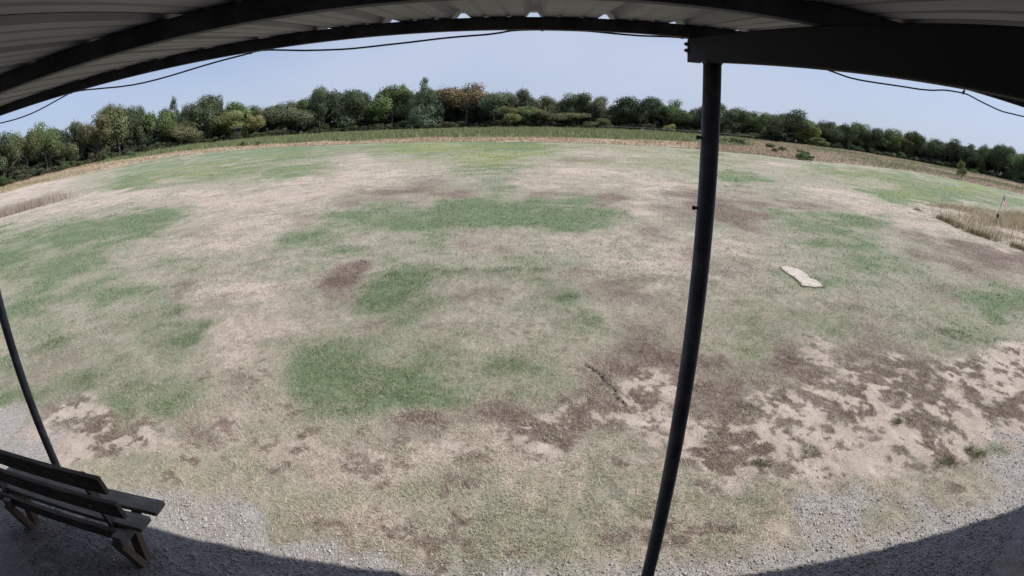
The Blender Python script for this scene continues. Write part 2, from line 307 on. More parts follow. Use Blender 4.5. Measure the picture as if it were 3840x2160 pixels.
[1,1,1,1,1,1,1,1,1,1,4,1,1,4,4,4,4,2,2,4,4,2,2,4,4,4,4,2,2,1,1,0,0,2,2,4,4,4,2,4,2,2,1,1,0,1,2,2,2,4,4,4,0,4,4,4,12,12,12,12,12,12,12,12,7],
[1,1,1,1,1,1,4,1,1,4,4,1,4,4,4,4,2,2,2,4,0,2,2,4,4,4,4,2,2,1,1,0,0,2,2,4,4,4,2,2,1,2,1,1,0,0,2,2,2,2,4,4,0,0,4,4,12,12,12,12,12,12,12,12,12],
[1,1,1,1,1,4,4,1,12,4,4,4,4,4,4,2,2,2,2,0,0,2,1,4,4,4,4,2,2,3,3,3,3,2,2,6,4,4,2,2,1,1,2,1,0,0,2,2,2,2,2,4,0,0,0,4,12,12,12,12,12,12,12,12,12],
[1,1,1,1,1,4,4,12,12,4,4,4,4,4,2,2,2,2,2,0,0,1,1,4,4,4,2,2,2,3,3,3,3,2,2,6,6,6,4,4,1,1,2,2,2,0,2,2,2,2,2,2,0,0,0,4,12,12,12,12,12,12,12,12,12],
[1,1,1,1,4,4,4,12,12,4,4,4,4,2,2,2,1,2,2,0,1,1,1,4,4,2,2,2,2,3,3,3,3,2,2,6,6,6,4,4,2,2,2,2,2,2,2,2,2,2,2,2,1,0,0,0,12,12,1,12,12,12,12,12,12],
[1,1,1,1,4,4,4,12,12,4,4,4,0,2,2,1,1,2,1,1,1,1,1,4,4,2,2,2,3,3,3,3,3,3,3,4,4,4,4,4,2,2,1,1,2,2,4,2,2,2,1,2,1,1,0,0,3,12,1,1,12,12,12,12,12],
[1,1,1,4,4,4,4,12,4,4,4,0,0,2,1,1,1,1,1,1,1,1,1,4,4,2,1,3,3,3,3,3,3,3,3,4,4,4,2,2,2,2,1,1,6,2,4,4,2,2,1,2,1,1,0,0,3,12,1,1,12,12,12,12,12],
[1,1,1,4,4,4,4,12,4,4,4,0,0,2,1,1,1,1,1,1,1,1,1,4,2,1,1,3,3,3,3,3,3,3,3,4,4,4,2,2,2,2,1,1,6,6,4,4,3,2,1,1,1,1,1,0,3,3,1,1,1,12,12,12,12],
[1,1,4,4,4,4,4,4,4,4,2,0,0,1,1,1,1,1,1,1,1,1,1,2,2,1,1,3,3,3,3,0,0,0,0,2,2,4,2,2,2,2,1,1,6,6,4,4,3,3,1,1,3,1,1,1,3,3,1,1,1,12,12,12,12],
[1,1,4,4,4,4,4,4,4,4,2,0,1,1,1,1,1,1,1,1,1,1,1,2,2,1,0,3,3,3,3,0,0,0,0,2,2,2,2,2,2,2,1,1,6,6,4,4,3,3,2,1,3,1,1,1,3,3,1,1,1,1,12,12,12],
[1,4,4,4,4,4,12,4,4,2,2,0,1,1,1,1,1,1,1,1,0,1,1,2,2,0,0,3,3,3,3,0,0,0,0,2,2,2,2,2,2,2,1,1,2,6,4,4,2,3,2,1,3,3,1,1,3,3,1,1,1,1,12,12,12],
[1,4,4,4,4,4,12,4,4,2,2,1,1,1,1,1,1,1,1,1,0,1,1,1,1,0,0,3,3,3,3,0,0,0,2,2,2,2,2,2,2,2,1,1,2,2,4,4,2,3,2,2,3,3,2,1,3,3,1,1,1,1,12,12,12],
[1,4,4,4,4,12,12,4,4,2,2,1,1,1,1,1,1,1,1,0,0,1,1,1,1,0,0,3,3,3,3,0,0,0,2,2,2,2,2,2,2,2,13,1,2,2,2,4,2,2,2,2,13,3,2,1,3,3,1,1,1,1,1,12,12]]
# ------------------------------------------------------------------ ground
def edge_r(az):    # outer edge of the mown field
    return np.interp(az, [-180, -60, -55, -46, -36.6, -25, -12.3, 0, 13.4, 20, 26, 31, 36, 43, 55, 62, 180],
                     [78, 78, 80, 84, 90, 78, 64, 59, 58.4, 58, 58, 57, 64, 72, 73, 71, 71])
def weed_r(az):    # where straw turns into green weeds
    return np.interp(az, [-180, -60, -35, -16.6, 0, 17.7, 26, 34, 180], [120, 118, 104, 78, 72.5, 72.5, 82, 120, 125])
def tree_r(az):
    return np.interp(az, [-180, -60, -55, -50, -42, -35, -25, -10, 0, 10, 20, 30, 43, 55, 60, 180],
                     [100, 100, 105, 115, 132, 146, 156, 152, 148, 146, 142, 140, 142, 135, 132, 132])
def azr(x, y): return np.degrees(np.arctan2(x, y)), np.hypot(x, y)
CRACK = [np.array(c) for c in ([(.851, 5.497), (.895, 5.41), (.937, 5.324), (.981, 5.257), (1.007, 5.175), (1.007, 5.082), (1.03, 4.992)],
                               [(1.03, 4.992), (1.10, 4.85), (1.09, 4.70), (1.16, 4.55)], [(4.179, 6.212), (4.247, 6.086), (4.301, 5.94)])]
CRACK_W = [0.013, 0.008, 0.008]
def seg_dist(x, y, P):
    d = np.full(x.shape, 9e9, np.float32)
    for (ax, ay), (bx, by) in zip(P[:-1], P[1:]):
        vx, vy = bx - ax, by - ay; L = vx * vx + vy * vy
        t = np.clip(((x - ax) * vx + (y - ay) * vy) / L, 0, 1)
        d = np.minimum(d, np.hypot(x - ax - t * vx, y - ay - t * vy))
    return d
def ground_z(x, y):
    az, r = azr(x, y)
    z = 1.15 * sstep(58, 135, r) * (1 - sstep(-34, -8, az)) * sstep(-180, -120, az)
    z = z + sstep(3, 9, r) * 0.16 * (fbm(x * 0.12, y * 0.12, 11, 3) - 0.5)
    near = 1 - sstep(14, 40, r)
    z = z + near * (0.030 * (fbm(x * 1.6, y * 1.6, 5, 3) - 0.5) + 0.022 * (vnoise(x * 9, y * 9, 8) - 0.5)) * sstep(1.2, 2.0, r)
    return z
COVER = [dict(g=1.28), dict(g=0.86), dict(g=0.42, t=0.08), dict(g=1.05, lush=1.0), dict(t=0.60), dict(t=0.25, g=0.40, lush=0.5),
         dict(b=0.80, g=0.18), dict(b=1.30, s=0.45), dict(b=1.9), dict(s=1.0), dict(s=0.85, b=0.50), dict(v=1.0), dict(s=0.65, t=0.5), dict(t=0.4)]
def soften(A):
    for k in range(1):
        P = np.pad(A, 1, mode='edge'); A = 0.5 * A + 0.125 * (P[:-2, 1:-1] + P[2:, 1:-1] + P[1:-1, :-2] + P[1:-1, 2:])
    return A.astype(np.float32)
_CH = {q: soften(np.array([[COVER[ch].get(q, 0.0) for ch in row] for row in SURVEY], np.float32)) for q in ('g', 'b', 's', 'v', 't', 'lush')}
def survey(x, y):
    az, r = azr(x, y)
    fc = np.clip((az - SURVEY_AZ0) / SURVEY_DAZ, 0, len(SURVEY[0]) - 1.001)
    fr = np.clip((np.log(np.maximum(r, 0.1)) - math.log(SURVEY_R0)) / (math.log(SURVEY_R1) - math.log(SURVEY_R0)) * (len(SURVEY) - 1), 0, len(SURVEY) - 1.001)
    c0 = fc.astype(int); r0 = fr.astype(int); u = fc - c0; v = fr - r0
    return {q: (A[r0, c0] * (1 - u) + A[r0, c0 + 1] * u) * (1 - v) + (A[r0 + 1, c0] * (1 - u) + A[r0 + 1, c0 + 1] * u) * v for q, A in _CH.items()}
def masks(x, y):
    x = np.asarray(x, np.float32); y = np.asarray(y, np.float32)
    r = np.hypot(x, y)
    a = 0.05 * r + 0.06
    s1 = 1.6 / np.maximum(r, 2.5) * 2.2
    sx = x * np.float32(0.55); sy = y * np.float32(0.55)
    wx = x + a * (fbm(sx, sy, 21, 4) - 0.5) * 2.4 + 0.25 * (fbm(x * 2.2, y * 2.2, 25, 3) - 0.5)
    wy = y + a * (fbm(sx, sy, 31, 4) - 0.5) * 3.6 + 0.25 * (fbm(x * 2.2, y * 2.2, 35, 3) - 0.5)
    mot = {k: (fbm(x * 1.1, y * 1.1, 100 + i * 7, 5) - 0.5) * 1.0 + (fbm(x * 0.3, y * 0.3, 140 + i * 7, 3) - 0.5) * 0.7 for i, k in enumerate('gbsvt')}
    sv = survey(x + a * 0.9 * (fbm(sx * 1.3, sy * 1.3, 51, 4) - 0.5) * 2, y + a * 1.5 * (fbm(sx * 1.3, sy * 1.3, 57, 4) - 0.5) * 2)
    out = {}
    for k, L in PATCH.items():
        m = sv[k].astype(np.float32)
        for cx, cy, rr, rt, amp in L:
            n = math.hypot(cx, cy); ux, uy = cx / n, cy / n
            R = 2.2 * max(rr, rt)
            sel = (np.abs(wx - cx) < R) & (np.abs(wy - cy) < R)
            if not sel.any(): continue
            dx = wx[sel] - cx; dy = wy[sel] - cy
            q = ((dx * ux + dy * uy) / rr) ** 2 + ((dx * uy - dy * ux) / rt) ** 2
            m[sel] = np.maximum(m[sel], amp * np.exp(-0.95 * q))
        out[k] = np.clip(m + mot[k] * 1.45 * np.clip(m * 1.6 + 0.10, 0, 1), 0, 1.4)
    far = sstep(24, 36, r) * (1 - sstep(56, 66, r)) * sstep(-46, -36, np.degrees(np.arctan2(x, y)))
    fn = fbm(x * 0.16, y * 0.30, 191, 4)
    out['g'] = np.maximum(out['g'], far * np.clip(0.35 + 2.0 * (fn - 0.5), 0, 0.75))
    out['lush'] = np.maximum(sv['lush'], 0.7 * far) *  np.clip(0.45 + 2.5 * (fbm(x * 0.12, y * 0.2, 197, 3) - 0.45), 0, 1)
    nz = 0.30 * fbm(x * 2.2, y * 2.2, 171, 3) + 0.45 * fbm(x * 6.0, y * 6.0, 177, 3) + 0.25 * fbm(x * 18, y * 18, 179, 2)
    th = 0.575 - 0.095 * np.clip(out['b'], 0, 1.4); cl = sstep(th - 0.065, th + 0.065, nz)
    amt = np.clip(out['s'] * 1.7, 0, 1) * (1 - sstep(9, 14, r))
    out['b'] = out['b'] * (1 - amt) + amt * cl * 1.15; out['s'] = out['s'] * (1 - amt) + amt * (1 - cl) * 0.95; out['g'] = out['g'] * (1 - 0.6 * amt)
    out['g'] = out['g'] * (1 - 0.45 * (1 - sstep(3.9, 5.0, r)))
    spot = sstep(0.575, 0.66, 0.5 * fbm(x * 3.0, y * 3.0, 231, 3) + 0.5 * fbm(x * 9, y * 9, 237, 3)) * (1 - sstep(5.5, 9, r))
    out['b'] = np.maximum(out['b'], 0.95 * spot * np.clip(1 - out['v'], 0, 1))
    yl = wy * 0.5 + y * 0.5 + 0.031 * x
    out['v'] = np.maximum(out['v'], 1.15 * (1 - sstep(2.05, 2.75, yl)))
    az, _ = azr(x, y)
    e = edge_r(az); wr = weed_r(az)
    rj = r + 1.6 * (fbm(x * 0.25, y * 0.25, 61, 3) - 0.5) * 2
    out['straw'] = sstep(-0.25, 0.25, r + 0.25 * (rj - r) - e)
    wj = r + 16 * (fbm(x * 0.09, y * 0.09, 71, 3) - 0.5)
    azj = az + 14 * (fbm(x * 0.07, y * 0.07, 75, 3) - 0.5)
    out['weed'] = sstep(-1.5, 1.5, wj - wr) * (1 - sstep(19, 31, azj)) * sstep(-54, -38, azj)
    out['floor'] = sstep(-5, 1, r - tree_r(az) + 4 * (fbm(x * 0.2, y * 0.2, 88, 2) - 0.5))
    return out

def ground_material():
    t = NT('ground'); P = t.pos()
    A = t.attr('mask_a'); B = t.attr('mask_b'); C = t.attr('mask_c')
    sa = t.n('ShaderNodeSeparateColor'); t.l(A.outputs['Color'], sa.inputs[0])
    sb = t.n('ShaderNodeSeparateColor'); t.l(B.outputs['Color'], sb.inputs[0])
    sc = t.n('ShaderNodeSeparateColor'); t.l(C.outputs['Color'], sc.inputs[0])
    g, b, s = sa.outputs; v, tn, _x = sb.outputs; straw, weed, _y = sc.outputs
    nb = t.noise(0.45, 6, 0.62, P); nm = t.noise(2.2, 6, 0.65, P); nf = t.noise(11, 5, 0.68, P); nx = t.noise(46, 4, 0.7, P); nxx = t.noise(150, 3, 0.7, P)
    mix3 = t.math('ADD', t.math('MULTIPLY', nm, 0.45), t.math('ADD', t.math('MULTIPLY', nf, 0.35), t.math('MULTIPLY', nx, 0.2)))
    # dry turf: thatch of straw, grey-green and brown bits
    dry = t.mix(t.ramp(mix3, 0.38, 0.62), (0.205, 0.198, 0.152), (0.380, 0.332, 0.280))
    dry = t.mix(t.math('MULTIPLY', t.ramp(nx, 0.58, 0.74), 0.45), dry, (0.16, 0.13, 0.10))
    dry = t.mix(t.math('MULTIPLY', t.ramp(nb, 0.5, 0.7), 0.35), dry, (0.19, 0.21, 0.145))
    tan = t.mix(t.ramp(nf, 0.3, 0.7), (0.330, 0.277, 0.235), (0.450, 0.386, 0.335))
    ns = t.noise(0.9, 6, 0.7, P); tan = t.mix(t.math('MULTIPLY', t.ramp(ns, 0.50, 0.66), 0.55), tan, (0.185, 0.15, 0.125))
    grn = t.mix(t.ramp(nf, 0.3, 0.7), (0.088, 0.130, 0.072), (0.158, 0.203, 0.120))
    grn = t.mix(t.math('MULTIPLY', t.ramp(nx, 0.6, 0.75), 0.7), grn, (0.27, 0.245, 0.165))
    grn = t.mix(t.math('MULTIPLY', t.ramp(ns, 0.5, 0.7), 0.5), grn, (0.19, 0.195, 0.125))
    brn = t.mix(t.ramp(nf, 0.3, 0.7), (0.10, 0.076, 0.066), (0.22, 0.172, 0.145))
    soil = t.mix(t.ramp(nm, 0.3, 0.7), (0.340, 0.282, 0.245), (0.450, 0.386, 0.335))
    soil = t.mix(t.math('MULTIPLY', t.ramp(nf, 0.55, 0.75), 0.35), soil, (0.24, 0.195, 0.165))
    soil = t.mix(t.math('MULTIPLY', t.ramp(nx, 0.58, 0.72), 0.5), soil, (0.21, 0.175, 0.15))
    vor = t.n('ShaderNodeTexVoronoi'); vor.inputs['Scale'].default_value = 75; t.l(P, vor.inputs['Vector'])
    sepv = t.n('ShaderNodeSeparateColor'); t.l(vor.outputs['Color'], sepv.inputs[0])
    grv = t.mix(sepv.outputs[0], (0.215, 0.205, 0.20), (0.39, 0.37, 0.355))
    grv = t.mix(t.ramp(nm, 0.5, 0.75), grv, (0.34, 0.27, 0.22))
    def m(mask, lo, hi, amt=0.9):
        return t.ramp(t.math('ADD', mask, t.math('MULTIPLY', t.math('SUBTRACT', mix3, 0.5), amt)), lo, hi)
    col = t.mix(m(tn, 0.25, 0.75), dry, tan)
    col = t.mix(m(v, 0.25, 0.95, 2.0), col, grv)
    col = t.mix(m(s, 0.30, 0.85, 2.2), col, soil)
    col = t.mix(m(b, 0.15, 1.25, 2.4), col, brn)
    grn = t.mix(_x, grn, t.mix(nf, (0.14, 0.175, 0.066), (0.225, 0.25, 0.108)))
    col = t.mix(m(g, 0.10, 1.30, 2.2), col, grn)
    # far: straw verge, green weeds, pasture
    st = t.mix(t.ramp(nb, 0.35, 0.68), (0.42, 0.335, 0.265), (0.27, 0.22, 0.16))
    st = t.mix(t.math('MULTIPLY', t.ramp(t.noise(0.06, 4, 0.6, P), 0.5, 0.62), 0.7), st, (0.13, 0.16, 0.075))
    wd = t.mix(nb, (0.10, 0.13, 0.05), (0.17, 0.19, 0.09))
    col = t.mix(straw, col, st); col = t.mix(weed, col, wd); col = t.mix(_y, col, t.mix(nb, (0.045, 0.038, 0.026), (0.085, 0.075, 0.045)))
    hgt = t.math('ADD', t.math('MULTIPLY', nf, 1.0), t.math('ADD', t.math('MULTIPLY', nx, 0.6), t.math('MULTIPLY', nxx, 0.35)))
    t.bsdf(col, 0.95, 0.12, 0, t.bump(hgt, 0.9, 0.028))
    return t.m

azs = np.concatenate([np.arange(-75, 75.001, 0.25), np.arange(79, 285, 4.0)])
def geo(a, b, q): return np.exp(np.arange(math.log(a), math.log(b), math.log(1 + q)))
rs = np.concatenate([geo(0.25, 1.9, 0.12), geo(1.9, 13, 0.006), geo(13, 60, 0.010), geo(60, 200, 0.012), geo(200, 3500, 0.12), [3500]])
RA, RR = np.meshgrid(np.radians(azs), rs)
GX = (RR * np.sin(RA)).ravel(); GY = (RR * np.cos(RA)).ravel()
GZ = ground_z(GX, GY)
for P_, W_ in zip(CRACK, CRACK_W):
    sel = (np.abs(GX - P_[:, 0].mean()) < 0.8) & (np.abs(GY - P_[:, 1].mean()) < 0.8)
    d = seg_dist(GX[sel] + 0.05 * (vnoise(GX[sel] * 16, GY[sel] * 16, 3) - 0.5), GY[sel] + 0.02 * (vnoise(GX[sel] * 14, GY[sel] * 14, 4) - 0.5), P_)
    GZ[sel] -= 0.14 * (1 - sstep(W_ * 0.45, W_ * 1.15, d))
mk = masks(GX, GY)
nr, na = len(rs), len(azs)
ii = np.arange(nr - 1)[:, None] * na + np.arange(na)[None, :]
jj = np.arange(nr - 1)[:, None] * na + ((np.arange(na) + 1) % na)[None, :]
GF = np.stack([ii, jj, jj + na, ii + na], -1).reshape(-1, 4)[:, ::-1]
V = np.stack([GX, GY, GZ], 1)
cidx = len(V); V = np.vstack([V, [[0, 0, 0]]])
def pad(a): return np.append(a, a[-1])
M_ground = ground_material()
# close the middle with a small fan of quads (degenerate-free: use two rings)
me = np_mesh('ground', V, GF, M_ground, smooth=True, attrs={
    'mask_a': np.stack([pad(mk['g']), pad(mk['b']), pad(mk['s'])], 1),
    'mask_b': np.stack([pad(mk['v']), pad(mk['t']), pad(mk['lush'])], 1),
    'mask_c': np.stack([pad(mk['straw']), pad(mk['weed']), pad(mk['floor'])], 1)})
tag(link('ground', me), 'flat patchy turf field of dry grass, green patches and bare soil', None, None, 'structure')

# ------------------------------------------------------------------ turf blades
def blades(name, x, y, z, L, wd, tilt, colr, mat=M_blade, head=None):
    n = len(x); ph = rng.uniform(0, 2 * np.pi, n) if head is None else head
    q = ph + rng.uniform(-1.2, 1.2, n)
    dx, dy = np.cos(ph), np.sin(ph); px, py = -np.sin(q), np.cos(q)
    tx = x + dx * L * np.sin(tilt); ty = y + dy * L * np.sin(tilt); tz = z + L * np.cos(tilt)
    V = np.empty((n, 3, 3), np.float32)
    V[:, 0] = np.stack([x - px * wd / 2, y - py * wd / 2, z], 1)
    V[:, 1] = np.stack([x + px * wd / 2, y + py * wd / 2, z], 1)
    V[:, 2] = np.stack([tx, ty, tz], 1)
    F = np.arange(3 * n, dtype=np.int32).reshape(n, 3)
    return np_mesh(name, V.reshape(-1, 3), F, mat, color=np.repeat(colr, 3, 0))
def sector(n, r0, r1, a0, a1, power=2.0):
    u = rng.random(n); r = (r0 ** power + u * (r1 ** power - r0 ** power)) ** (1 / power)
    a = np.radians(rng.uniform(a0, a1, n)); return r * np.sin(a), r * np.cos(a)
def turf_color(mk, n, x, y):
    c = np.empty((n, 3), np.float32)
    straw = np.array([(0.45, 0.39, 0.315), (0.40, 0.345, 0.27), (0.33, 0.305, 0.235), (0.50, 0.445, 0.375), (0.29, 0.275, 0.215)], np.float32)
    green = np.array([(0.098, 0.138, 0.065), (0.130, 0.182, 0.085), (0.165, 0.22, 0.110), (0.20, 0.23, 0.115), (0.115, 0.162, 0.095)], np.float32)
    brown = np.array([(0.14, 0.105, 0.088), (0.20, 0.152, 0.126), (0.105, 0.078, 0.066), (0.26, 0.205, 0.17)], np.float32)
    c[:] = straw[rng.integers(0, 5, n)]
    lf = fbm(x * 0.5, y * 0.5, 91, 3) - 0.5; mf = fbm(x * 3.0, y * 3.0, 95, 3) - 0.5
    pg = np.clip(0.16 + 0.62 * mk['g'] - 0.28 * mk['t'] - 0.45 * mk['b'] + 1.3 * lf + 1.6 * mf, 0.03, 0.76)
    pb = np.clip(0.04 + 0.60 * mk['b'] - 0.7 * mf - 0.3 * mk['g'], 0.02, 0.9)
    u = rng.random(n); isg = u < pg
    pale = np.array([(0.30, 0.325, 0.235), (0.36, 0.37, 0.275), (0.26, 0.29, 0.21), (0.32, 0.33, 0.255)], np.float32)
    kk = sstep(0.40, 1.05, mk['g'] + 0.9 * mf)[isg, None].astype(np.float32); ni = isg.sum()
    c[isg] = green[rng.integers(0, 5, ni)] * kk + pale[rng.integers(0, 4, ni)] * (1 - kk)
    u = rng.random(n); isb = u < pb; c[isb] = brown[rng.integers(0, 4, isb.sum())]
    lush = mk['lush'][:, None] * isg[:, None]; c = c * (1 - lush) + lush * np.array([(0.165, 0.20, 0.09)], np.float32)
    c *= rng.uniform(0.85, 1.18, (n, 1)).astype(np.float32)
    return c, isg & ~isb
def turf(name, n, r0, r1, power, Ls, ws, label):
    x, y = sector(n, r0, r1, -62, 62, power)
    mk = masks(x, y)
    dens = np.clip(1.05 - 1.0 * np.clip(mk['s'], 0, 1) * (1 - np.clip(mk['g'], 0, 1)) * (1 - 0.8 * np.clip(mk['b'], 0, 1)), 0.12, 1)
    dens *= np.clip(1.1 - 1.15 * np.clip(mk['v'], 0, 1) ** 1.3 * (1 - 0.8 * np.clip(mk['g'], 0, 1)), 0.07, 1)
    dens *= np.clip(0.35 + 1.6 * (fbm(x * 5, y * 5, 41, 2) - 0.25), 0.15, 1)
    keep = rng.random(n) < dens
    for P_, W_ in zip(CRACK, CRACK_W): keep &= seg_dist(x, y, P_) > W_ * 1.1
    keep &= ~((x > 5.35) & (x < 6.02) & (y > 8.22) & (y < 9.72) & (seg_in_slab(x, y)))
    x, y = x[keep], y[keep]; mk = {k: v[keep] for k, v in mk.items()}; n = len(x)
    c, g = turf_color(mk, n, x, y)
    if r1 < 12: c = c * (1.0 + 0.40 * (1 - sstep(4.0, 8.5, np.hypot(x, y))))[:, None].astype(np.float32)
    L = rng.uniform(*Ls, n) * np.where(g, 1.15, 1.0) * (1 + 0.5 * np.clip(mk['b'] - 0.6, 0, 0.7)); wd = rng.uniform(*ws, n)
    tilt = np.radians(np.where(g, rng.uniform(15, 65, n), rng.uniform(35, 85, n)))
    tag(link(name, blades(name, x, y, ground_z(x, y) - 0.004, L, wd, tilt, c)), label, None, None, 'stuff')
SLAB = np.array([[5.597, 9.61], [5.822, 9.686], [5.91, 9.571], [5.963, 9.457], [5.988, 9.242], [5.962, 9.059], [5.878, 8.838], [5.964, 8.685], [5.947, 8.503], [5.895, 8.31], [5.743, 8.28], [5.635, 8.281], [5.421, 8.361], [5.483, 8.503], [5.523, 8.75], [5.541, 8.921], [5.528, 9.096], [5.531, 9.277]])
def seg_in_slab(x, y):
    c = np.zeros(x.shape, bool)
    for (ax, ay), (bx, by) in zip(SLAB, np.roll(SLAB, -1, 0)):
        c ^= ((ay > y) != (by > y)) & (x < (bx - ax) * (y - ay) / (by - ay + 1e-12) + ax)
    return c
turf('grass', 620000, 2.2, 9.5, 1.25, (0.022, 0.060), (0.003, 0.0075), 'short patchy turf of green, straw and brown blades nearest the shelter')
turf('grass', 420000, 9.0, 26.0, 1.2, (0.028, 0.060), (0.008, 0.018), 'short patchy turf farther out on the field')
turf('grass', 150000, 25.0, 58.0, 1.2, (0.03, 0.06), (0.03, 0.055), 'thin mown turf on the far part of the field')
# long loose straw stems
x, y = sector(1500, 2.4, 7.0, -50, 45, 1.2); n = len(x)
c = np.array([(0.55, 0.45, 0.33)]) * rng.uniform(0.6, 1.1, (n, 1))
tag(link('straw_stems', blades('straw_stems', x, y, ground_z(x, y) + 0.012, rng.uniform(0.05, 0.24, n), rng.uniform(0.003, 0.007, n), np.radians(rng.uniform(78, 89, n)), c)),
    'loose dry grass stems lying on the turf near the shelter', None, None, 'stuff')

# ------------------------------------------------------------------ gravel
def gravel():
    x, y = sector(120000, 1.9, 7.5, -66, 66, 1.1)
    mk = masks(x, y); keep = rng.random(len(x)) < np.clip((mk['v'] - 0.15) ** 1.5 * np.sign(np.maximum(mk['v'] - 0.15, 0)), 0.006, 1) * 0.75
    x, y = x[keep], y[keep]; n = len(x)
    bm = bmesh.new(); bmesh.ops.create_icosphere(bm, subdivisions=1, radius=1.0)
    bv = np.array([v.co for v in bm.verts]); bf = np.array([[v.index for v in f.verts] for f in bm.faces]); bm.free()
    bv12 = bv
    s = rng.gamma(2.0, 0.0017, n) + 0.0035; s = np.minimum(s, 0.013)
    jit = rng.uniform(0.68, 1.25, (n, len(bv12), 1)); V = bv12[None] * jit
    V *= s[:, None, None] * np.stack([rng.uniform(0.8, 1.4, n), rng.uniform(0.8, 1.2, n), rng.uniform(0.5, 0.85, n)], 1)[:, None]
    a = rng.uniform(0, 6.28, n); ca, sa = np.cos(a)[:, None], np.sin(a)[:, None]
    X = V[..., 0] * ca - V[..., 1] * sa + x[:, None]; Y = V[..., 0] * sa + V[..., 1] * ca + y[:, None]
    Z = V[..., 2] + (ground_z(x, y) + s * 0.25)[:, None]
    V = np.stack([X, Y, Z], -1).reshape(-1, 3)
    F = (bf[None] + (np.arange(n) * len(bv12))[:, None, None]).reshape(-1, 3)
    pal = np.array([(0.35, 0.335, 0.325), (0.27, 0.26, 0.255), (0.40, 0.38, 0.365), (0.33, 0.285, 0.25), (0.21, 0.20, 0.20)])
    c = pal[rng.integers(0, 5, n)] * rng.uniform(0.8, 1.2, (n, 1))
    t = NT('gravel_stone'); A = t.attr('tone'); t.bsdf(A.outputs['Color'], 0.9, 0.2)
    tag(link('gravel', np_mesh('gravel', V, F, t.m, color=np.repeat(c, len(bv12), 0))), 'loose grey gravel along the front of the shelter', None, None, 'stuff')
gravel()

# ------------------------------------------------------------------ shelter: posts, rafters, purlins, ribbed sheet roof
SL = 0.0985
def z_raf(y): return CAM_H + 0.152 + SL * y         # top of the rafters
def z_roof(y): return z_raf(y) + 0.057             # underside of the sheets
YE, YB = 2.335, -0.62
shelter = empty('open_front_shelter', (0, 0, 0), -YAW)
tag(shelter, 'dark steel lean-to shelter with ribbed metal roof on round pipe posts', 'shelter')
# sheet panels
def panel_mesh():
    p = 0.3048; prof = []
    for k in range(4):
        o = k * p
        prof += [(o - 0.040, 0), (o - 0.016, 0.032), (o + 0.016, 0.032), (o + 0.040, 0)]
        if k < 3:
            for q in (0.105, 0.200): prof += [(o + q - 0.012, 0), (o + q - 0.005, 0.005), (o + q + 0.005, 0.005), (o + q + 0.012, 0)]
    bm = bmesh.new()
    ys = [YB, 0.4, 1.4, YE]
    T = 0.0012
    lo = [[bm.verts.new((x, y, z + z_roof(y) + 0.0005)) for x, z in prof] for y in ys]
    hi = [[bm.verts.new((x, y, z + z_roof(y) + 0.0005 + T)) for x, z in prof] for y in ys]
    n = len(prof)
    for a, b in zip(range(len(ys) - 1), range(1, len(ys))):
        for i in range(n - 1):
            bm.faces.new((lo[a][i], lo[b][i], lo[b][i + 1], lo[a][i + 1]))
            bm.faces.new((hi[a][i], hi[a][i + 1], hi[b][i + 1], hi[b][i]))
    for i in range(n - 1):
        bm.faces.new((lo[-1][i], hi[-1][i], hi[-1][i + 1], lo[-1][i + 1])); bm.faces.new((lo[0][i], lo[0][i + 1], hi[0][i + 1], hi[0][i]))
    bmesh.ops.recalc_face_normals(bm, faces=bm.faces[:])
    return bm
def sheet_material():
    t = NT('roof_sheet'); c = t.objco(); n1 = t.noise(1.6, 5, 0.6, c); n2 = t.noise(25, 4, 0.6, c)
    st = t.n('ShaderNodeMapping'); st.inputs['Scale'].default_value = (14, 0.8, 1); t.l(c, st.inputs[0]); n3 = t.noise(2, 4, 0.6, st.outputs[0])
    col = t.mix(t.ramp(n1, 0.3, 0.7), (0.26, 0.265, 0.285), (0.34, 0.345, 0.37))
    col = t.mix(t.math('MULTIPLY', t.ramp(n3, 0.55, 0.75), 0.3), col, (0.19, 0.185, 0.18))
    t.bsdf(col, 0.55, 0.35, 0.0, t.bump(n2, 0.08, 0.002)); return t.m
M_sheet = sheet_material()
pm = bm_mesh('roof_panel', panel_mesh(), M_sheet)
for i in range(-8, 12):
    yo = float(np.interp(i * 0.9144, [1.5, 3.0], [0.03, -0.06])); o = link('roof_panel', pm, shelter, (0.025 + i * 0.9144, yo, 0.0016 * (i % 2) + SL * yo))
# purlins
def purlin(y0, y1, x0=-7.2, x1=10.9):
    zb = z_raf(y0) + 0.001; zt = z_roof(y0) - 0.001
    bm = bmesh.new()
    hexa(bm, [(x0, y0, zb), (x1, y0, zb), (x1, y1, zb + SL * (y1 - y0)), (x0, y1, zb + SL * (y1 - y0)), (x0, y0, zt), (x1, y0, zt), (x1, y1, zt + SL * (y1 - y0)), (x0, y1, zt + SL * (y1 - y0))])
    bevel_all(bm, 0.003)
    return bm
pmeshes = []
for y0, y1 in ((2.215, 2.265), (1.137, 1.187), (0.06, 0.11), (-0.50, -0.45)):
    o = link('purlin', bm_mesh('purlin', purlin(y0, y1), M_purlin), shelter)
    pmeshes.append((o, y0, y1))
scr = tube_bm([(0, 0, 0), (0, 0.004, 0)], 0.007, 8); scr_me = bm_mesh('screw', scr, M_dark)
zf = z_raf(2.265) + 0.03
def bolt_bm(L=0.019, r=0.007):
    return joinbm(tube_bm([(0, 0, 0), (0, L, 0)], r * 0.55, 8), tube_bm([(0, L * 0.35, 0), (0, L * 0.7, 0)], r * 1.25, 6), tube_bm([(0, -0.002, 0), (0, 0.003, 0)], r * 1.9, 12))
bolt_me = bm_mesh('bolt', bolt_bm(), M_dark)
M_raf = mat_paint('rafter_paint', (0.009, 0.009, 0.013), 0.8, 0.35, (0.10, 0.09, 0.09))
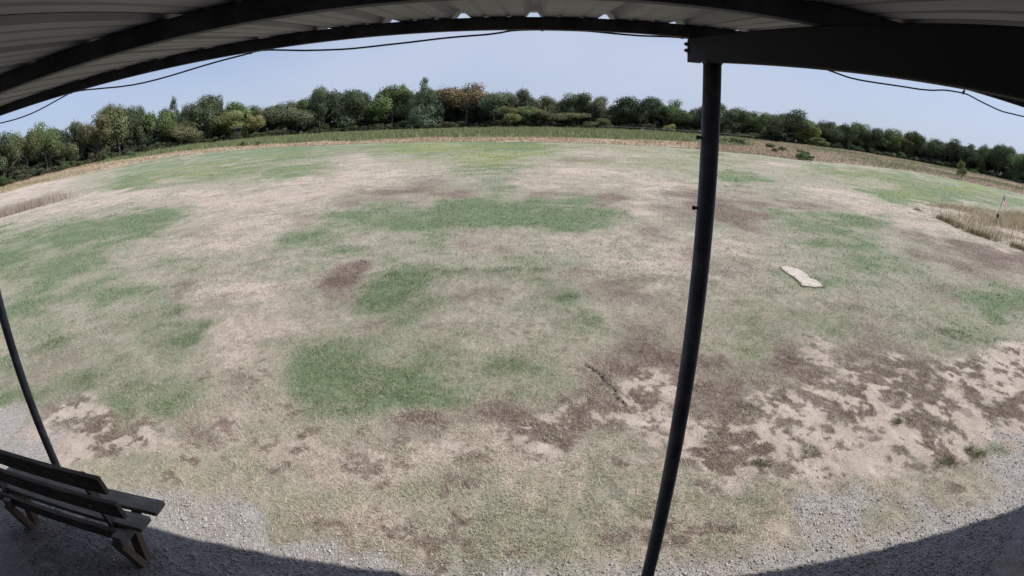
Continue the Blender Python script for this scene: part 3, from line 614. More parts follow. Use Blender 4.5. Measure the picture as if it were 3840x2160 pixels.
# rafters with end plate and bolts
def rafter(x0, x1, y0, y1, d=0.105):
    bm = bmesh.new(); T = 0.004
    P = []
    for (x, y, dz) in ((x0, y0, -d), (x1, y0, -d), (x1, y1, -d), (x0, y1, -d), (x0, y0, 0), (x1, y0, 0), (x1, y1, 0), (x0, y1, 0)):
        P.append((x, y, z_raf(y) + dz))
    hexa(bm, P); bevel_all(bm, 0.005, 3)
    return bm
YR = 2.245
for rx in (-3.80, 0.682, 5.16):
    r = link('rafter', bm_mesh('rafter', rafter(rx, rx + 0.056, YB, YR), M_raf, False), shelter)
    ep = link('end_plate', bm_mesh('end_plate', (lambda b: (bevel_all(b, 0.002), b)[1])(box_bm(rx + 0.001, rx + 0.062, YR - 0.001, YR + 0.006, z_raf(YR) - 0.108, z_raf(YR) - 0.006)), M_dark), r)
    for dz in (-0.030, -0.058):
        b = link('bolt', bolt_me, r, (rx, YR - 0.012, z_raf(YR) + dz)); b.rotation_euler = (0, 0, math.radians(90))
    # a seat plate where the post is welded on
    py = 1.985 if rx > -1 else 2.255 - 0.09
# posts
def post(x, y, rad, zt, name='post'):
    bm = tube_bm([(x, y, -0.25), (x, y, zt)], rad, 32)
    o = link(name, bm_mesh(name, bm, M_post, False), shelter)
    for p in o.data.polygons: p.use_smooth = len(p.vertices) == 4
    f = link('footing', bm_mesh('footing', joinbm(tube_bm([(x, y, -0.2), (x, y, 0.018)], [0.16, 0.155], 20)), M_conc), o)
    return o
def concrete_mat():
    t = NT('concrete'); c = t.pos(); n1 = t.noise(6, 5, 0.6, c); n2 = t.noise(70, 4, 0.6, c)
    col = t.mix(t.ramp(n1, 0.3, 0.7), (0.33, 0.295, 0.26), (0.44, 0.40, 0.355)); col = t.mix(t.math('MULTIPLY', t.ramp(n2, 0.6, 0.75), 0.4), col, (0.28, 0.24, 0.2))
    t.bsdf(col, 0.92, 0.2, 0, t.bump(t.math('ADD', n1, t.math('MULTIPLY', n2, 0.4)), 0.5, 0.012)); return t.m
M_conc = concrete_mat()
M_post = mat_paint('post_paint', (0.095, 0.095, 0.112), 0.5, 0.3, (0.22, 0.20, 0.19))
p1 = post(0.705, 1.985, 0.0365, z_raf(1.985) - 0.1)
nub = bm_mesh('stud', joinbm(tube_bm([(0, 0, 0), (-0.022, 0, 0)], 0.006, 8), tube_bm([(-0.012, 0, 0), (-0.018, 0, 0)], 0.010, 6)), M_dark)
for zz in (CAM_H - 0.333, CAM_H - 0.055): link('stud', nub, p1, (0.705 - 0.0355, 1.985, zz))
# weld collar at the top of the post
link('weld_collar', bm_mesh('weld_collar', tube_bm([(0.705, 1.985, z_raf(1.985) - 0.112), (0.705, 1.985, z_raf(1.985) - 0.1035)], [0.0385, 0.044], 24), M_dark), p1)
post(-3.775, 2.255, 0.0355, z_raf(2.16) - 0.1)
post(5.185, 1.985, 0.0365, z_raf(1.985) - 0.1)
# rear wall the camera hangs on
wall = link('rear_wall', bm_mesh('rear_wall', box_bm(-7.2, 10.8, -0.46, -0.40, -0.1, z_raf(-0.5) - 0.12), None), shelter)
t = NT('wall_siding'); wv = t.n('ShaderNodeTexWave', wave_type='BANDS', bands_direction='X'); wv.inputs['Scale'].default_value = 3.3; t.l(t.objco(), wv.inputs[0])
t.bsdf(t.mix(t.noise(3, 4, 0.6, t.objco()), (0.05, 0.045, 0.045), (0.08, 0.07, 0.068)), 0.6, 0.3, 0, t.bump(wv.outputs[1], 0.6, 0.02)); wall.data.materials.append(t.m)

# ------------------------------------------------------------------ cable
def l2w(x, y, z): return (x * math.cos(YAW) + y * math.sin(YAW), -x * math.sin(YAW) + y * math.cos(YAW), z)
WL = [(-4.3, 3.178), (-4.0, 3.172), (-3.7, 3.150), (-3.391, 3.133), (-3.184, 3.125), (-2.992, 3.13), (-2.813, 3.149), (-2.598, 3.181), (-2.555, 3.182), (-2.444, 3.175), (-2.152, 3.142), (-1.968, 3.133), (-1.78, 3.139), (-1.605, 3.153), (-1.457, 3.165), (-1.328, 3.174), (-1.259, 3.181), (-1.187, 3.178), (-1.007, 3.152), (-0.824, 3.137), (-0.711, 3.136), (-0.613, 3.139), (-0.505, 3.143), (-0.388, 3.151), (-0.284, 3.157), (-0.181, 3.162), (-0.113, 3.17), (-0.07, 3.178), (0.022, 3.182), (0.158, 3.182), (0.26, 3.181), (0.364, 3.175), (0.48, 3.172), (0.575, 3.176), (0.672, 3.179), (0.9, 3.178), (1.2, 3.15), (1.473, 3.11), (1.553, 3.1), (1.654, 3.099), (1.795, 3.105), (1.925, 3.112), (2.023, 3.117), (2.125, 3.129), (2.21, 3.145), (2.321, 3.154), (2.409, 3.156), (2.512, 3.14), (2.641, 3.125), (2.75, 3.117), (2.862, 3.121), (2.98, 3.126), (3.2, 3.15), (3.4, 3.17)]
M_cable = mat_paint('black_cable', (0.022, 0.024, 0.032), 0.5, 0.2)
def smooth_path(P, y):
    out = []
    for i in range(len(P) - 1):
        p0, p1, p2, p3 = (np.array(P[max(0, min(len(P) - 1, j))]) for j in (i - 1, i, i + 1, i + 2))
        for u in (0, 0.5):
            q = 0.5 * ((2 * p1) + (-p0 + p2) * u + (2 * p0 - 5 * p1 + 4 * p2 - p3) * u * u + (-p0 + 3 * p1 - 3 * p2 + p3) * u ** 3)
            out.append(l2w(q[0], y, q[1]))
    out.append(l2w(P[-1][0], y, P[-1][1])); return out
cable = empty('cable', l2w(0.0, 2.285, 3.18))
tag(cable, 'thin black cable drooping in loops under the front roof beam', 'cable')
b = tube_bm([Vector(p) - cable.location for p in smooth_path(WL, 2.285)], 0.0042, 8)
link('cord', bm_mesh('cord', b, M_cable, True), cable)
for cx, cz in ((-2.575, 3.182), (-1.29, 3.178), (0.06, 3.182), (0.67, 3.179), (2.37, 3.156)):
    bm = tube_bm([(cx + 0.0, 0, cz - 0.006), (cx, 0.0, cz + 0.004), (cx, -0.012, cz + 0.016)], 0.0065, 8)
    o = link('clip', bm_mesh('clip', bm, M_dark), cable); p = l2w(0, 2.285, 0)
    o.location = Vector(p) - cable.location; o.rotation_euler = (0, 0, -YAW)

# ------------------------------------------------------------------ bench (local x along its length, 0 at its right end)
M_seat = mat_wood('weathered_seat_wood', (0.13, 0.115, 0.10), (0.25, 0.23, 0.205))
M_rail = mat_wood('dark_old_wood', (0.062, 0.050, 0.042), (0.190, 0.158, 0.130))
M_leg = mat_wood('leg_wood', (0.12, 0.088, 0.060), (0.24, 0.18, 0.125), (22, 22, 1.2))
M_bolt = mat_paint('worn_bolt', (0.30, 0.29, 0.28), 0.45)
bench = empty('bench', (-2.462, 0, 0), 0)
tag(bench, 'weathered dark wooden slat bench seen from behind in the shelter shade', 'bench')
BL = 1.86
def plank(name, mat, x0, x1, y0, y1, z0, z1, parent=bench, rx=0.0, bev=0.005, cut=0.0):
    cx, cy, cz = (x0 + x1) / 2, (y0 + y1) / 2, (z0 + z1) / 2
    bm = box_bm(x0 - cx, x1 - cx, y0 - cy, y1 - cy, z0 - cz, z1 - cz)
    bevel_all(bm, bev, 2)
    for v in bm.verts: v.co += Vector(((random.random() - .5), (random.random() - .5), (random.random() - .5))) * 0.0015
    o = link(name, bm_mesh(name, bm, mat), parent, (cx, cy, cz)); o.rotation_euler = (rx, 0, 0); return o
plank('seat_plank', M_seat, -BL, 0.0, 2.180, 2.317, 0.402, 0.440)
plank('seat_plank', M_seat, -BL, -0.02, 1.998, 2.135, 0.402, 0.440)
tl = math.radians(11)
def rail(zc, yc, x1): return plank('back_rail', M_rail, -BL + 0.01, x1, yc - 0.019, yc + 0.019, zc - 0.072, zc + 0.072, bench, tl, 0.007)
rail(0.905, 1.872, -0.03); rail(0.665, 1.918, -0.02)
plank('back_rail', M_rail, -BL + 0.01, -0.24, 1.944, 1.982, 0.300, 0.410, bench, tl, 0.007)
for px in (-0.31, -1.66):
    # reclined upright behind... in front of the rails (north side), foot under the seat
    bm = bmesh.new(); w2 = 0.019
    hexa(bm, [(px - w2, 1.985, 0.33), (px + w2, 1.985, 0.33), (px + w2, 2.065, 0.33), (px - w2, 2.065, 0.33), (px - w2, 1.903, 0.90), (px + w2, 1.903, 0.90), (px + w2, 1.965, 0.90), (px - w2, 1.965, 0.90)])
    bevel_all(bm, 0.004); link('back_support', bm_mesh('back_support', bm, M_rail), bench)
    plank('seat_bearer', M_seat, px - 0.045 + 0.10, px + 0.045 + 0.10, 1.89, 2.20, 0.315, 0.400)
    # two legs set as a V that meet at the ground
    for (ty, by) in ((1.92, 2.035), (2.125, 2.085)):
        bm = bmesh.new(); hx = 0.048
        X = px + 0.055
        hexa(bm, [(X - hx, by - 0.032, -0.02), (X + hx, by - 0.032, -0.02), (X + hx, by + 0.032, -0.02), (X - hx, by + 0.032, -0.02), (X - hx, ty - 0.030, 0.314), (X + hx, ty - 0.030, 0.314), (X + hx, ty + 0.030, 0.314), (X - hx, ty + 0.030, 0.314)])
        bevel_all(bm, 0.004); link('leg', bm_mesh('leg', bm, M_leg), bench)
    for (zc, yc) in ((0.905, 1.872), (0.665, 1.918)):
        bh = joinbm(tube_bm([(px, yc - 0.030, zc), (px, yc - 0.017, zc - 0.002)], 0.011, 10)); link('bolt_head', bm_mesh('bolt_head', bh, M_bolt), bench)
# ------------------------------------------------------------------ concrete slab in the turf
def slab():
    cx, cy = SLAB.mean(0); z0 = float(ground_z(np.array([cx]), np.array([cy]))[0])
    pts = []
    for (a, b) in zip(SLAB, np.roll(SLAB, -1, 0)):
        for u in (0, 0.5): pts.append(a * (1 - u) + b * u + (rng.random(2) - 0.5) * 0.02)
    bm = bmesh.new()
    top = [bm.verts.new((p[0] - cx, p[1] - cy, 0.020 + 0.006 * rng.random())) for p in pts]
    bot = [bm.verts.new((p[0] - cx, p[1] - cy, -0.08)) for p in pts]
    n = len(pts); bm.faces.new(top)
    for i in range(n): bm.faces.new((top[i], bot[i], bot[(i + 1) % n], top[(i + 1) % n]))
    bmesh.ops.recalc_face_normals(bm, faces=bm.faces[:])
    o = link('concrete_slab', bm_mesh('concrete_slab', bm, M_conc), None, (cx, cy, z0))
    tag(o, 'pale ragged concrete slab lying in the turf right of the post', 'slab')
slab()
i_ = rng.integers(0, len(SLAB), 700); u_ = rng.random(700)[:, None]; e_ = SLAB[i_] * (1 - u_) + np.roll(SLAB, -1, 0)[i_] * u_ + rng.normal(0, 0.03, (700, 2))
c_ = np.array([(0.11, 0.16, 0.07), (0.16, 0.21, 0.10), (0.30, 0.27, 0.18), (0.38, 0.33, 0.25)])[rng.integers(0, 4, 700)]
tag(link('edge_grass', blades('edge_grass', e_[:, 0], e_[:, 1], ground_z(e_[:, 0], e_[:, 1]), rng.uniform(0.04, 0.09, 700), rng.uniform(0.006, 0.012, 700), np.radians(rng.uniform(25, 75, 700)), c_)), 'longer grass growing over the edges of the concrete slab', None, None, 'stuff')

# ------------------------------------------------------------------ tall grass masses
def tall(name, x, y, hgt, wd, pal, lean, label, zoff=-0.02):
    n = len(x); pal = np.array(pal); c = pal[rng.integers(0, len(pal), n)] * rng.uniform(0.75, 1.25, (n, 1))
    tag(link(name, blades(name, x, y, ground_z(x, y) + zoff, hgt, wd, np.radians(np.abs(rng.normal(0, lean, n))), c)), label, None, None, 'stuff')
STRAW = [(0.48, 0.38, 0.27), (0.40, 0.31, 0.21), (0.54, 0.45, 0.33), (0.33, 0.25, 0.17)]
WEED = [(0.16, 0.205, 0.09), (0.20, 0.245, 0.115), (0.25, 0.27, 0.145), (0.32, 0.29, 0.185), (0.13, 0.17, 0.08)]
def zone(n, r0, r1, a0, a1, f):
    x, y = sector(n, r0, r1, a0, a1, 1.2); k = f(*azr(x, y), x, y); return x[k], y[k]
x, y = zone(150000, 58, 132, -50, 32, lambda a, r, x, y: (masks(x, y)['weed'] > 0.5) & (r < tree_r(a) - 4))
tall('weeds', x, y, rng.uniform(0.15, 0.75, len(x)) * (0.05 + 1.7 * fbm(x * 0.35, y * 0.35, 44, 3)), rng.uniform(0.06, 0.24, len(x)), WEED, 34, 'belt of tall green weeds in front of the tree line')
x, y = zone(160000, 57, 125, -62, 32, lambda a, r, x, y: (r > edge_r(a) + 0.1) & (masks(x, y)['weed'] < 0.55) & (r < tree_r(a) - 3))
hs = (0.08 + 0.55 * fbm(x * 0.3, y * 0.3, 47, 3) ** 1.6) * rng.uniform(0.35, 1.25, len(x))
tall('dry_grass', x, y, hs, rng.uniform(0.03, 0.16, len(x)), STRAW + [(0.24, 0.22, 0.12)], 42, 'strip of pale dry grass between the mown field and the weeds')
x, y = zone(130000, 57, 138, 20, 64, lambda a, r, x, y: (r > edge_r(a) + 0.1) & (r < tree_r(a) - 3))
gp_ = np.clip(3.5 * (fbm(x * 0.05, y * 0.09, 203, 3) - 0.42) + 0.25 * sstep(0, 60, np.hypot(x, y) - 60) , 0.05, 0.85)
c = np.array([(0.42, 0.335, 0.275), (0.35, 0.27, 0.215), (0.48, 0.395, 0.32), (0.30, 0.245, 0.19)])[rng.integers(0, 4, len(x))]
ig = rng.random(len(x)) < gp_; c[ig] = np.array([(0.16, 0.19, 0.10), (0.22, 0.235, 0.14), (0.13, 0.155, 0.085)])[rng.integers(0, 3, ig.sum())]
c = c * rng.uniform(0.8, 1.2, (len(x), 1))
tag(link('pasture_grass', blades('pasture_grass', x, y, ground_z(x, y) - 0.02, rng.uniform(0.06, 0.36, len(x)) * (0.3 + 1.2 * fbm(x * 0.12, y * 0.12, 83, 3)), rng.uniform(0.06, 0.22, len(x)), np.radians(np.abs(rng.normal(0, 50, len(x)))).clip(0, 1.5), c)), 'rough pinkish dry pasture along the right-hand trees', None, None, 'stuff')
# dark green lip along the mown edge
a = rng.uniform(-40, 60, 7000); r = edge_r(a) - rng.uniform(0.0, 0.9, len(a)); x = r * np.sin(np.radians(a)); y = r * np.cos(np.radians(a))

tall('mown_edge_grass', x, y, rng.uniform(0.03, 0.12, len(x)), rng.uniform(0.04, 0.08, len(x)), [(0.08, 0.12, 0.055), (0.11, 0.155, 0.07)], 20, 'thin dark green grass lip along the far edge of the mown field')
# bed of tall dry grass at the right
def in_poly(x, y, P):
    c = np.zeros(x.shape, bool); P = np.array(P)
    for (ax, ay), (bx, by) in zip(P, np.roll(P, -1, 0)):
        c ^= ((ay > y) != (by > y)) & (x < (bx - ax) * (y - ay) / (by - ay + 1e-12) + ax)
    return c
BED = [(19.0, 19.6), (18.6, 17.2), (17.7, 14.9), (18.3, 12.2), (25, 11.0), (34, 14.5), (34, 22.5), (28, 22.6), (22, 22.0)]
x = rng.uniform(17.2, 34, 60000); y = rng.uniform(11, 23, 60000)
k = in_poly(x + 0.8 * (fbm(x * .8, y * .8, 2, 2) - .5), y + 0.8 * (fbm(x * .8, y * .8, 3, 2) - .5), BED); x, y = x[k], y[k]
nb_ = fbm(x * 0.45, y * 0.45, 12, 4); k = rng.random(len(x)) < np.clip(3.0 * (nb_ - 0.25), 0.15, 1); x, y, nb_ = x[k], y[k], nb_[k]
hb = (0.10 + 0.60 * np.clip(nb_ - 0.3, 0, 1)) * rng.uniform(0.4, 1.4, len(x)); hb = np.where((y < 14.8) & (x < 20.5), hb * 1.9, hb)
tall('dry_grass', x, y, hb, rng.uniform(0.010, 0.032, len(x)), [(0.42, 0.35, 0.24), (0.36, 0.30, 0.20), (0.29, 0.27, 0.17), (0.48, 0.41, 0.30), (0.25, 0.20, 0.14)], 42, 'overgrown bed of tall tawny grass round the small flag')
# dark rank edge of the bed
a = rng.random(6000); P0 = np.array(BED[:4]); seg = np.minimum((a * 3).astype(int), 2); f = a * 3 - seg
ex = P0[seg, 0] * (1 - f) + P0[seg + 1, 0] * f + rng.normal(0.15, 0.16, 6000); ey = P0[seg, 1] * (1 - f) + P0[seg + 1, 1] * f + rng.normal(0, 0.16, 6000)
kr = fbm(ex * 1.2, ey * 1.2, 14, 3) > 0.47; ex, ey = ex[kr], ey[kr]
tall('rank_grass', ex, ey, rng.uniform(0.06, 0.28, len(ex)), rng.uniform(0.012, 0.03, len(ex)), [(0.13, 0.10, 0.065), (0.20, 0.16, 0.09), (0.10, 0.11, 0.05), (0.30, 0.24, 0.15)], 30, 'dark rank grass along the near edge of the overgrown bed')
# pale clump at the left
x = rng.normal(-33.6, 1.0, 9000); y = rng.normal(25.6, 2.3, 9000); k = (np.abs(y - 25.6) < 4.2) & (np.abs(x + 33.6 - 0.25 * (y - 25.6)) < 1.6); x, y = x[k], y[k]
tall('dry_grass', x, y, rng.uniform(0.35, 0.95, len(x)) * (0.5 + 0.8 * fbm(x * .7, y * .7, 4, 2)), rng.uniform(0.015, 0.04, len(x)), [(0.48, 0.42, 0.36), (0.40, 0.34, 0.28), (0.52, 0.46, 0.40), (0.30, 0.25, 0.2)], 20, 'clump of tall bleached grass at the left edge of the field')

# ------------------------------------------------------------------ trees
def rand_dirs(n): 
    v = rng.normal(size=(n, 3)); return v / np.linalg.norm(v, axis=1)[:, None]
def leaf_quads(C, N, s):
    """quads centred at C facing N with half size s"""
    n = len(C); up = rand_dirs(n)
    a = np.cross(N, up); a /= np.linalg.norm(a, axis=1)[:, None] + 1e-9; b = np.cross(N, a)
    s = s[:, None]; e = rng.uniform(0.55, 1.0, (n, 1))
    V = np.stack([C - a * s, C - b * s * e, C + a * s, C + b * s * e], 1)
    return V
def crown(kind, nl):
    """unit crown: height 1 from 0 to 1, radius about 0.5"""
    cl = []
    if kind == 'oak': zc, rz, z0, nc = 0.51, 0.49, 0.07, 56
    elif kind == 'tall': zc, rz, z0, nc = 0.50, 0.50, 0.05, 63
    elif kind == 'bush': zc, rz, z0, nc = 0.45, 0.52, 0.0, 35
    else: nc = 44
    lobes = []
    for i in range(7):
        d = rand_dirs(1)[0]; d[2] = d[2] * 0.9 + (0.25 if i < 3 else 0)
        lobes.append((d / np.linalg.norm(d) * rng.uniform(0.42, 0.80), rng.uniform(0.22, 0.38)))
    for i in range(nc):
        if kind == 'cedar':
            z = rng.uniform(0.04, 0.97); rr = (1 - z) ** 0.8 * 0.46 + 0.02; d = rng.uniform(0, 6.28)
            q = rr * math.sqrt(rng.uniform(0.3, 1)); cl.append((q * math.cos(d), q * math.sin(d), z, 0.06 + 0.12 * (1 - z)))
        else:
            lc, lr = lobes[i % 7]
            p = lc + rand_dirs(1)[0] * lr * rng.uniform(0.3, 1.0); n_ = np.linalg.norm(p)
            if n_ > 1.0: p = p / n_
            r = rng.uniform(0.075, 0.17)
            z = zc + p[2] * (rz - r * 0.6)
            cl.append((p[0] * (0.5 - r * 0.4), p[1] * (0.5 - r * 0.4), max(z, r * 0.5 if kind == 'bush' else z0), r))
    Cs, Ns, Ss, Ts = [], [], [], []
    tot = sum(c[3] ** 2 for c in cl)
    for (x, y, z, r) in cl:
        n = max(8, int(nl * r * r / tot)); d = rand_dirs(n)
        q = rng.uniform(0.55, 1.0, n) ** 0.5
        P = np.array([x, y, z]) + d * (r * q * (1 + 0.35 * (rng.random(n) - 0.5)))[:, None] * np.array([1, 1, 0.85])
        N = d + 0.5 * rand_dirs(n) + np.array([0, 0, 0.35]); N /= np.linalg.norm(N, axis=1)[:, None]
        Cs.append(P); Ns.append(N); Ss.append(rng.uniform(0.008, 0.018, n))
        Ts.append(np.full(n, rng.uniform(0.55, 1.40)) * rng.uniform(0.85, 1.15, n))
    # stray twigs outside the clumps
    n = nl // 45; k = rng.integers(0, len(cl), n); A = np.array(cl)
    d = rand_dirs(n); d[:, 2] = np.abs(d[:, 2]); Cs.append(A[k, :3] + d * (A[k, 3] * rng.uniform(0.95, 1.18, n))[:, None]); Ns.append(rand_dirs(n)); Ss.append(rng.uniform(0.008, 0.016, n)); Ts.append(rng.uniform(0.7, 1.2, n))
    C = np.concatenate(Cs); N = np.concatenate(Ns); Sz = np.concatenate(Ss); T = np.concatenate(Ts)
    return leaf_quads(C, N, Sz), T
def crown_mesh(name, q):
    V, T = q; n = len(V)
    col = np.repeat(np.clip(T, 0.4, 1.6)[:, None] * np.ones((1, 3)), 4, 0)
    return np_mesh(name, V.reshape(-1, 3), np.arange(4 * n).reshape(n, 4), M_leaf, color=col)
PROTO = {}
for kd, cnt in (('oak', 6), ('tall', 3), ('cedar', 2), ('bush', 3)):
    PROTO[kd] = []
    for i in range(cnt):
        q = crown(kd, 9500 if kd != 'bush' else 8000); PROTO[kd].append((crown_mesh('crown', q), q))
def trunk_bm(kind):
    bms = []
    top = 0.92 if kind == 'cedar' else 0.55
    pts = [(0.01 * math.sin(i * 1.7), 0.01 * math.cos(i * 2.1), -0.04 + (top + 0.04) * i / 5) for i in range(6)]
    bms.append(tube_bm(pts, [0.030, 0.024, 0.020, 0.016, 0.011, 0.005], 7))
    for k in range(6):
        a = k * 1.05 + rng.uniform(-.3, .3); z = rng.uniform(0.18, 0.5); L = rng.uniform(0.2, 0.36)
        p0 = Vector((0, 0, z)); p2 = p0 + Vector((math.cos(a) * L, math.sin(a) * L, L * rng.uniform(0.5, 1.1))); p1 = (p0 + p2) / 2 + Vector((0, 0, -0.03))
        bms.append(tube_bm([p0, p1, p2], [0.011, 0.008, 0.003], 5))
    return joinbm(*bms)
TRUNK = {k: bm_mesh('trunk', trunk_bm(k), M_bark, True) for k in ('oak', 'tall', 'cedar', 'bush')}
C_ = {'dk': (0.056, 0.074, 0.047), 'vd': (0.046, 0.062, 0.042), 'gr': (0.078, 0.110, 0.053), 'ol': (0.078, 0.095, 0.052), 'ob': (0.088, 0.094, 0.057),
      'yg': (0.112, 0.136, 0.064), 'ye': (0.140, 0.136, 0.070), 'gy': (0.076, 0.090, 0.062), 'bl': (0.066, 0.092, 0.064), 'ru': (0.114, 0.097, 0.066), 'tn': (0.098, 0.094, 0.067)}
WORD = {'dk': 'dark green', 'vd': 'blackish green', 'gr': 'mid green', 'ol': 'olive green', 'ob': 'brownish olive', 'yg': 'yellow-green', 'ye': 'ochre yellow', 'gy': 'grey-olive', 'bl': 'blue-green', 'ru': 'russet', 'tn': 'tan brown'}
# (picture x used only for left-to-right order, azimuth, top elevation, half-width deg, kind, colour, nearer)
TREES = [(0,-54.34,3.38,1.45,'oak','dk',0),(60,-51.80,3.59,1.45,'oak','ol',0),(108,-49.76,3.81,1.45,'oak','gr',0),(155,-47.87,2.81,1.04,'oak','ol',0),(195,-46.15,3.18,1.04,'oak','dk',4),(240,-44.24,3.39,1.67,'oak','ob',-3),(292,-41.98,4.52,1.88,'tall','ol',0),(335,-40.22,3.72,1.04,'oak','dk',6),(395,-37.72,3.26,1.47,'oak','gr',4),(437,-35.91,3.84,1.05,'cedar','bl',10),(468,-34.55,3.35,1.05,'oak','dk',6),(518,-32.45,4.83,1.59,'tall','dk',-1),(472,-34.60,2.38,1.89,'oak','ob',-6),(590,-29.49,3.03,1.68,'oak','gr',5),(575,-30.17,2.15,1.90,'oak','yg',-5),(640,-27.44,1.66,1.05,'oak','ye',-4),(630,-27.83,2.44,1.05,'oak','dk',7),(700,-24.85,2.75,1.69,'oak','gy',0),(745,-22.94,3.00,1.90,'oak','gy',-2),(800,-20.59,3.66,1.27,'oak','dk',2),(865,-17.83,4.11,1.77,'tall','vd',-4),(905,-16.16,2.95,1.06,'oak','dk',3),(985,-12.76,3.67,2.12,'tall','gr',-2),(1012,-11.62,3.40,.63,'oak','dk',8),(1070,-9.16,3.65,1.91,'cedar','bl',-3),(1115,-7.26,3.24,1.27,'oak','tn',5),(1172,-4.84,3.70,2.33,'oak','ru',2),(1235,-2.17,3.14,1.48,'oak','dk',6),(1242,-1.88,2.36,2.12,'oak','bl',-4),(1292,.24,2.87,1.48,'oak','gy',4),(1350,2.70,2.35,1.49,'oak','gy',5),(1408,5.16,2.64,1.70,'oak','dk',5),(1455,7.16,2.41,1.48,'oak','dk',4),(1500,9.07,2.25,1.27,'oak','gy',5),(1405,5.04,.73,2.34,'oak','ob',-5),(1288,.07,1.05,1.19,'bush','yg',-8),(1325,1.64,.96,1.28,'oak','gr',-5),(1505,9.31,.23,1.19,'bush','ol',-14),(1552,11.29,1.33,1.27,'oak','ol',-1),(1612,13.81,2.55,2.03,'oak','vd',-4),(1672,16.36,2.25,1.48,'oak','gr',0),(1685,16.98,-.28,.64,'bush','ye',-12),(1735,19.04,1.85,1.48,'oak','dk',0),(1785,21.0,1.9,1.4,'oak','gy',1),(1830,23.06,2.18,1.90,'oak','dk',-2),(1907,26.35,1.49,1.27,'oak','gr',0),(1926,27.15,1.57,.76,'oak','ol',3),(1982,29.50,2.17,2.31,'oak','vd',-6),(2033,31.66,1.98,1.18,'tall','yg',-2),(2097,34.37,1.92,1.47,'oak','dk',0),(2134,35.94,1.83,.76,'tall','dk',2),(2165,37.27,1.55,1.05,'oak','gr',0),(2202,38.85,1.40,1.17,'oak','dk',0),(2245,40.67,1.41,1.05,'oak','gr',1),(2290,42.55,1.64,1.17,'tall','ol',0),(2335,44.47,1.38,1.17,'oak','dk',0),(2394,46.95,1.55,1.46,'oak','dk',0),(2440,48.90,1.45,1.16,'oak','vd',0),(2479,50.50,1.95,.75,'tall','gr',2),(2515,52.04,1.70,1.24,'oak','dk',0),(2560,53.93,1.78,1.24,'oak','gr',0),(2600,56.2,1.8,1.4,'oak','dk',0),(2067,33.24,-.26,1.01,'bush','gr',-9),(-45,-56.6,3.3,1.6,'oak','dk',0)]
LM = {518: 'tall columnar dark green tree standing above the left part of the tree line', 865: 'tall blackish green tree, darkest left of the middle', 1172: 'broad russet-topped tree at the middle of the tree line',
      1612: 'broad blackish tree just left of the grey post', 1982: 'biggest blackish round tree right of the post', 292: 'tall pointed olive green tree towards the left end of the tree line',
      437: 'small pointed blue-green cedar poking above its neighbours', 1070: 'conical blue-green cedar just left of the russet tree', 640: 'small ochre yellow tree low beside the hunting blind', 1288: 'low yellow-green bush under the trees near the middle',
      1505: 'round olive bush standing alone in front of the trees', 1685: 'tiny yellow bush close left of the post', 2067: 'low mid green bush at the foot of the trees right of the post', 2560: 'mid green tree cut by the right edge of the picture'}
MAIN = [(-200, 'left picture edge'), (518, 'tall columnar tree'), (865, 'darkest tall tree'), (1172, 'russet tree'), (1612, 'blackish tree beside the post'), (1982, 'biggest blackish round tree')]
ORD = ['first', 'second', 'third', 'fourth', 'fifth', 'sixth', 'seventh', 'eighth', 'ninth', 'tenth', 'eleventh', 'twelfth', 'thirteenth', 'fourteenth']
order = sorted(TREES, key=lambda q: q[0]); cnt = {}
used = {k: 0 for k in PROTO}
for (px, az, el, hw, kd, cc, dn) in order:
    a = math.radians(az); D = float(tree_r(az)) + dn; X, Y = D * math.sin(a), D * math.cos(a)
    z0 = float(ground_z(np.array([X]), np.array([Y]))[0])
    H = (CAM_H + D * math.tan(math.radians(el)) - z0) * (1.18 if az < 15 else 1.19); Wd = 2 * D * math.tan(math.radians(hw)) * (1.52 if kd != 'cedar' else 1.2)
    nm_ = {'cedar': 'cedar_tree', 'bush': 'bush'}.get(kd, 'tree')
    tr = empty(nm_, (X, Y, z0 - 0.05), rng.uniform(0, 6.28))
    if px in LM: lab = LM[px]
    else:
        seg = max(i for i, (q, _) in enumerate(MAIN) if q < px); key = seg; cnt[key] = cnt.get(key, 0) + 1
        lab = '%s %s, %s ordinary tree right of the %s' % (WORD[cc], 'slim tree' if kd == 'tall' else 'rounded tree', ORD[cnt[key] - 1], MAIN[seg][1])
        if seg == 0: lab = '%s %s, %s ordinary tree counting from the left picture edge' % (WORD[cc], 'rounded tree', ORD[cnt[key] - 1])
    tag(tr, lab, 'bush' if kd == 'bush' else 'tree', 'bushes before the trees' if kd == 'bush' else 'trees of the tree line')
    i = used[kd]; used[kd] += 1
    co = link('crown', PROTO[kd][i % len(PROTO[kd])][0], tr); co.scale = (Wd, Wd, H / 1.0); 
    col = C_[cc]; j = rng.uniform(1.45, 1.80); co.color = (col[0] * j * 1.06, col[1] * j, col[2] * j * 0.92, 1)
    to = link('trunk', TRUNK[kd], tr); to.scale = (H * 0.9, H * 0.9, H * 0.98)
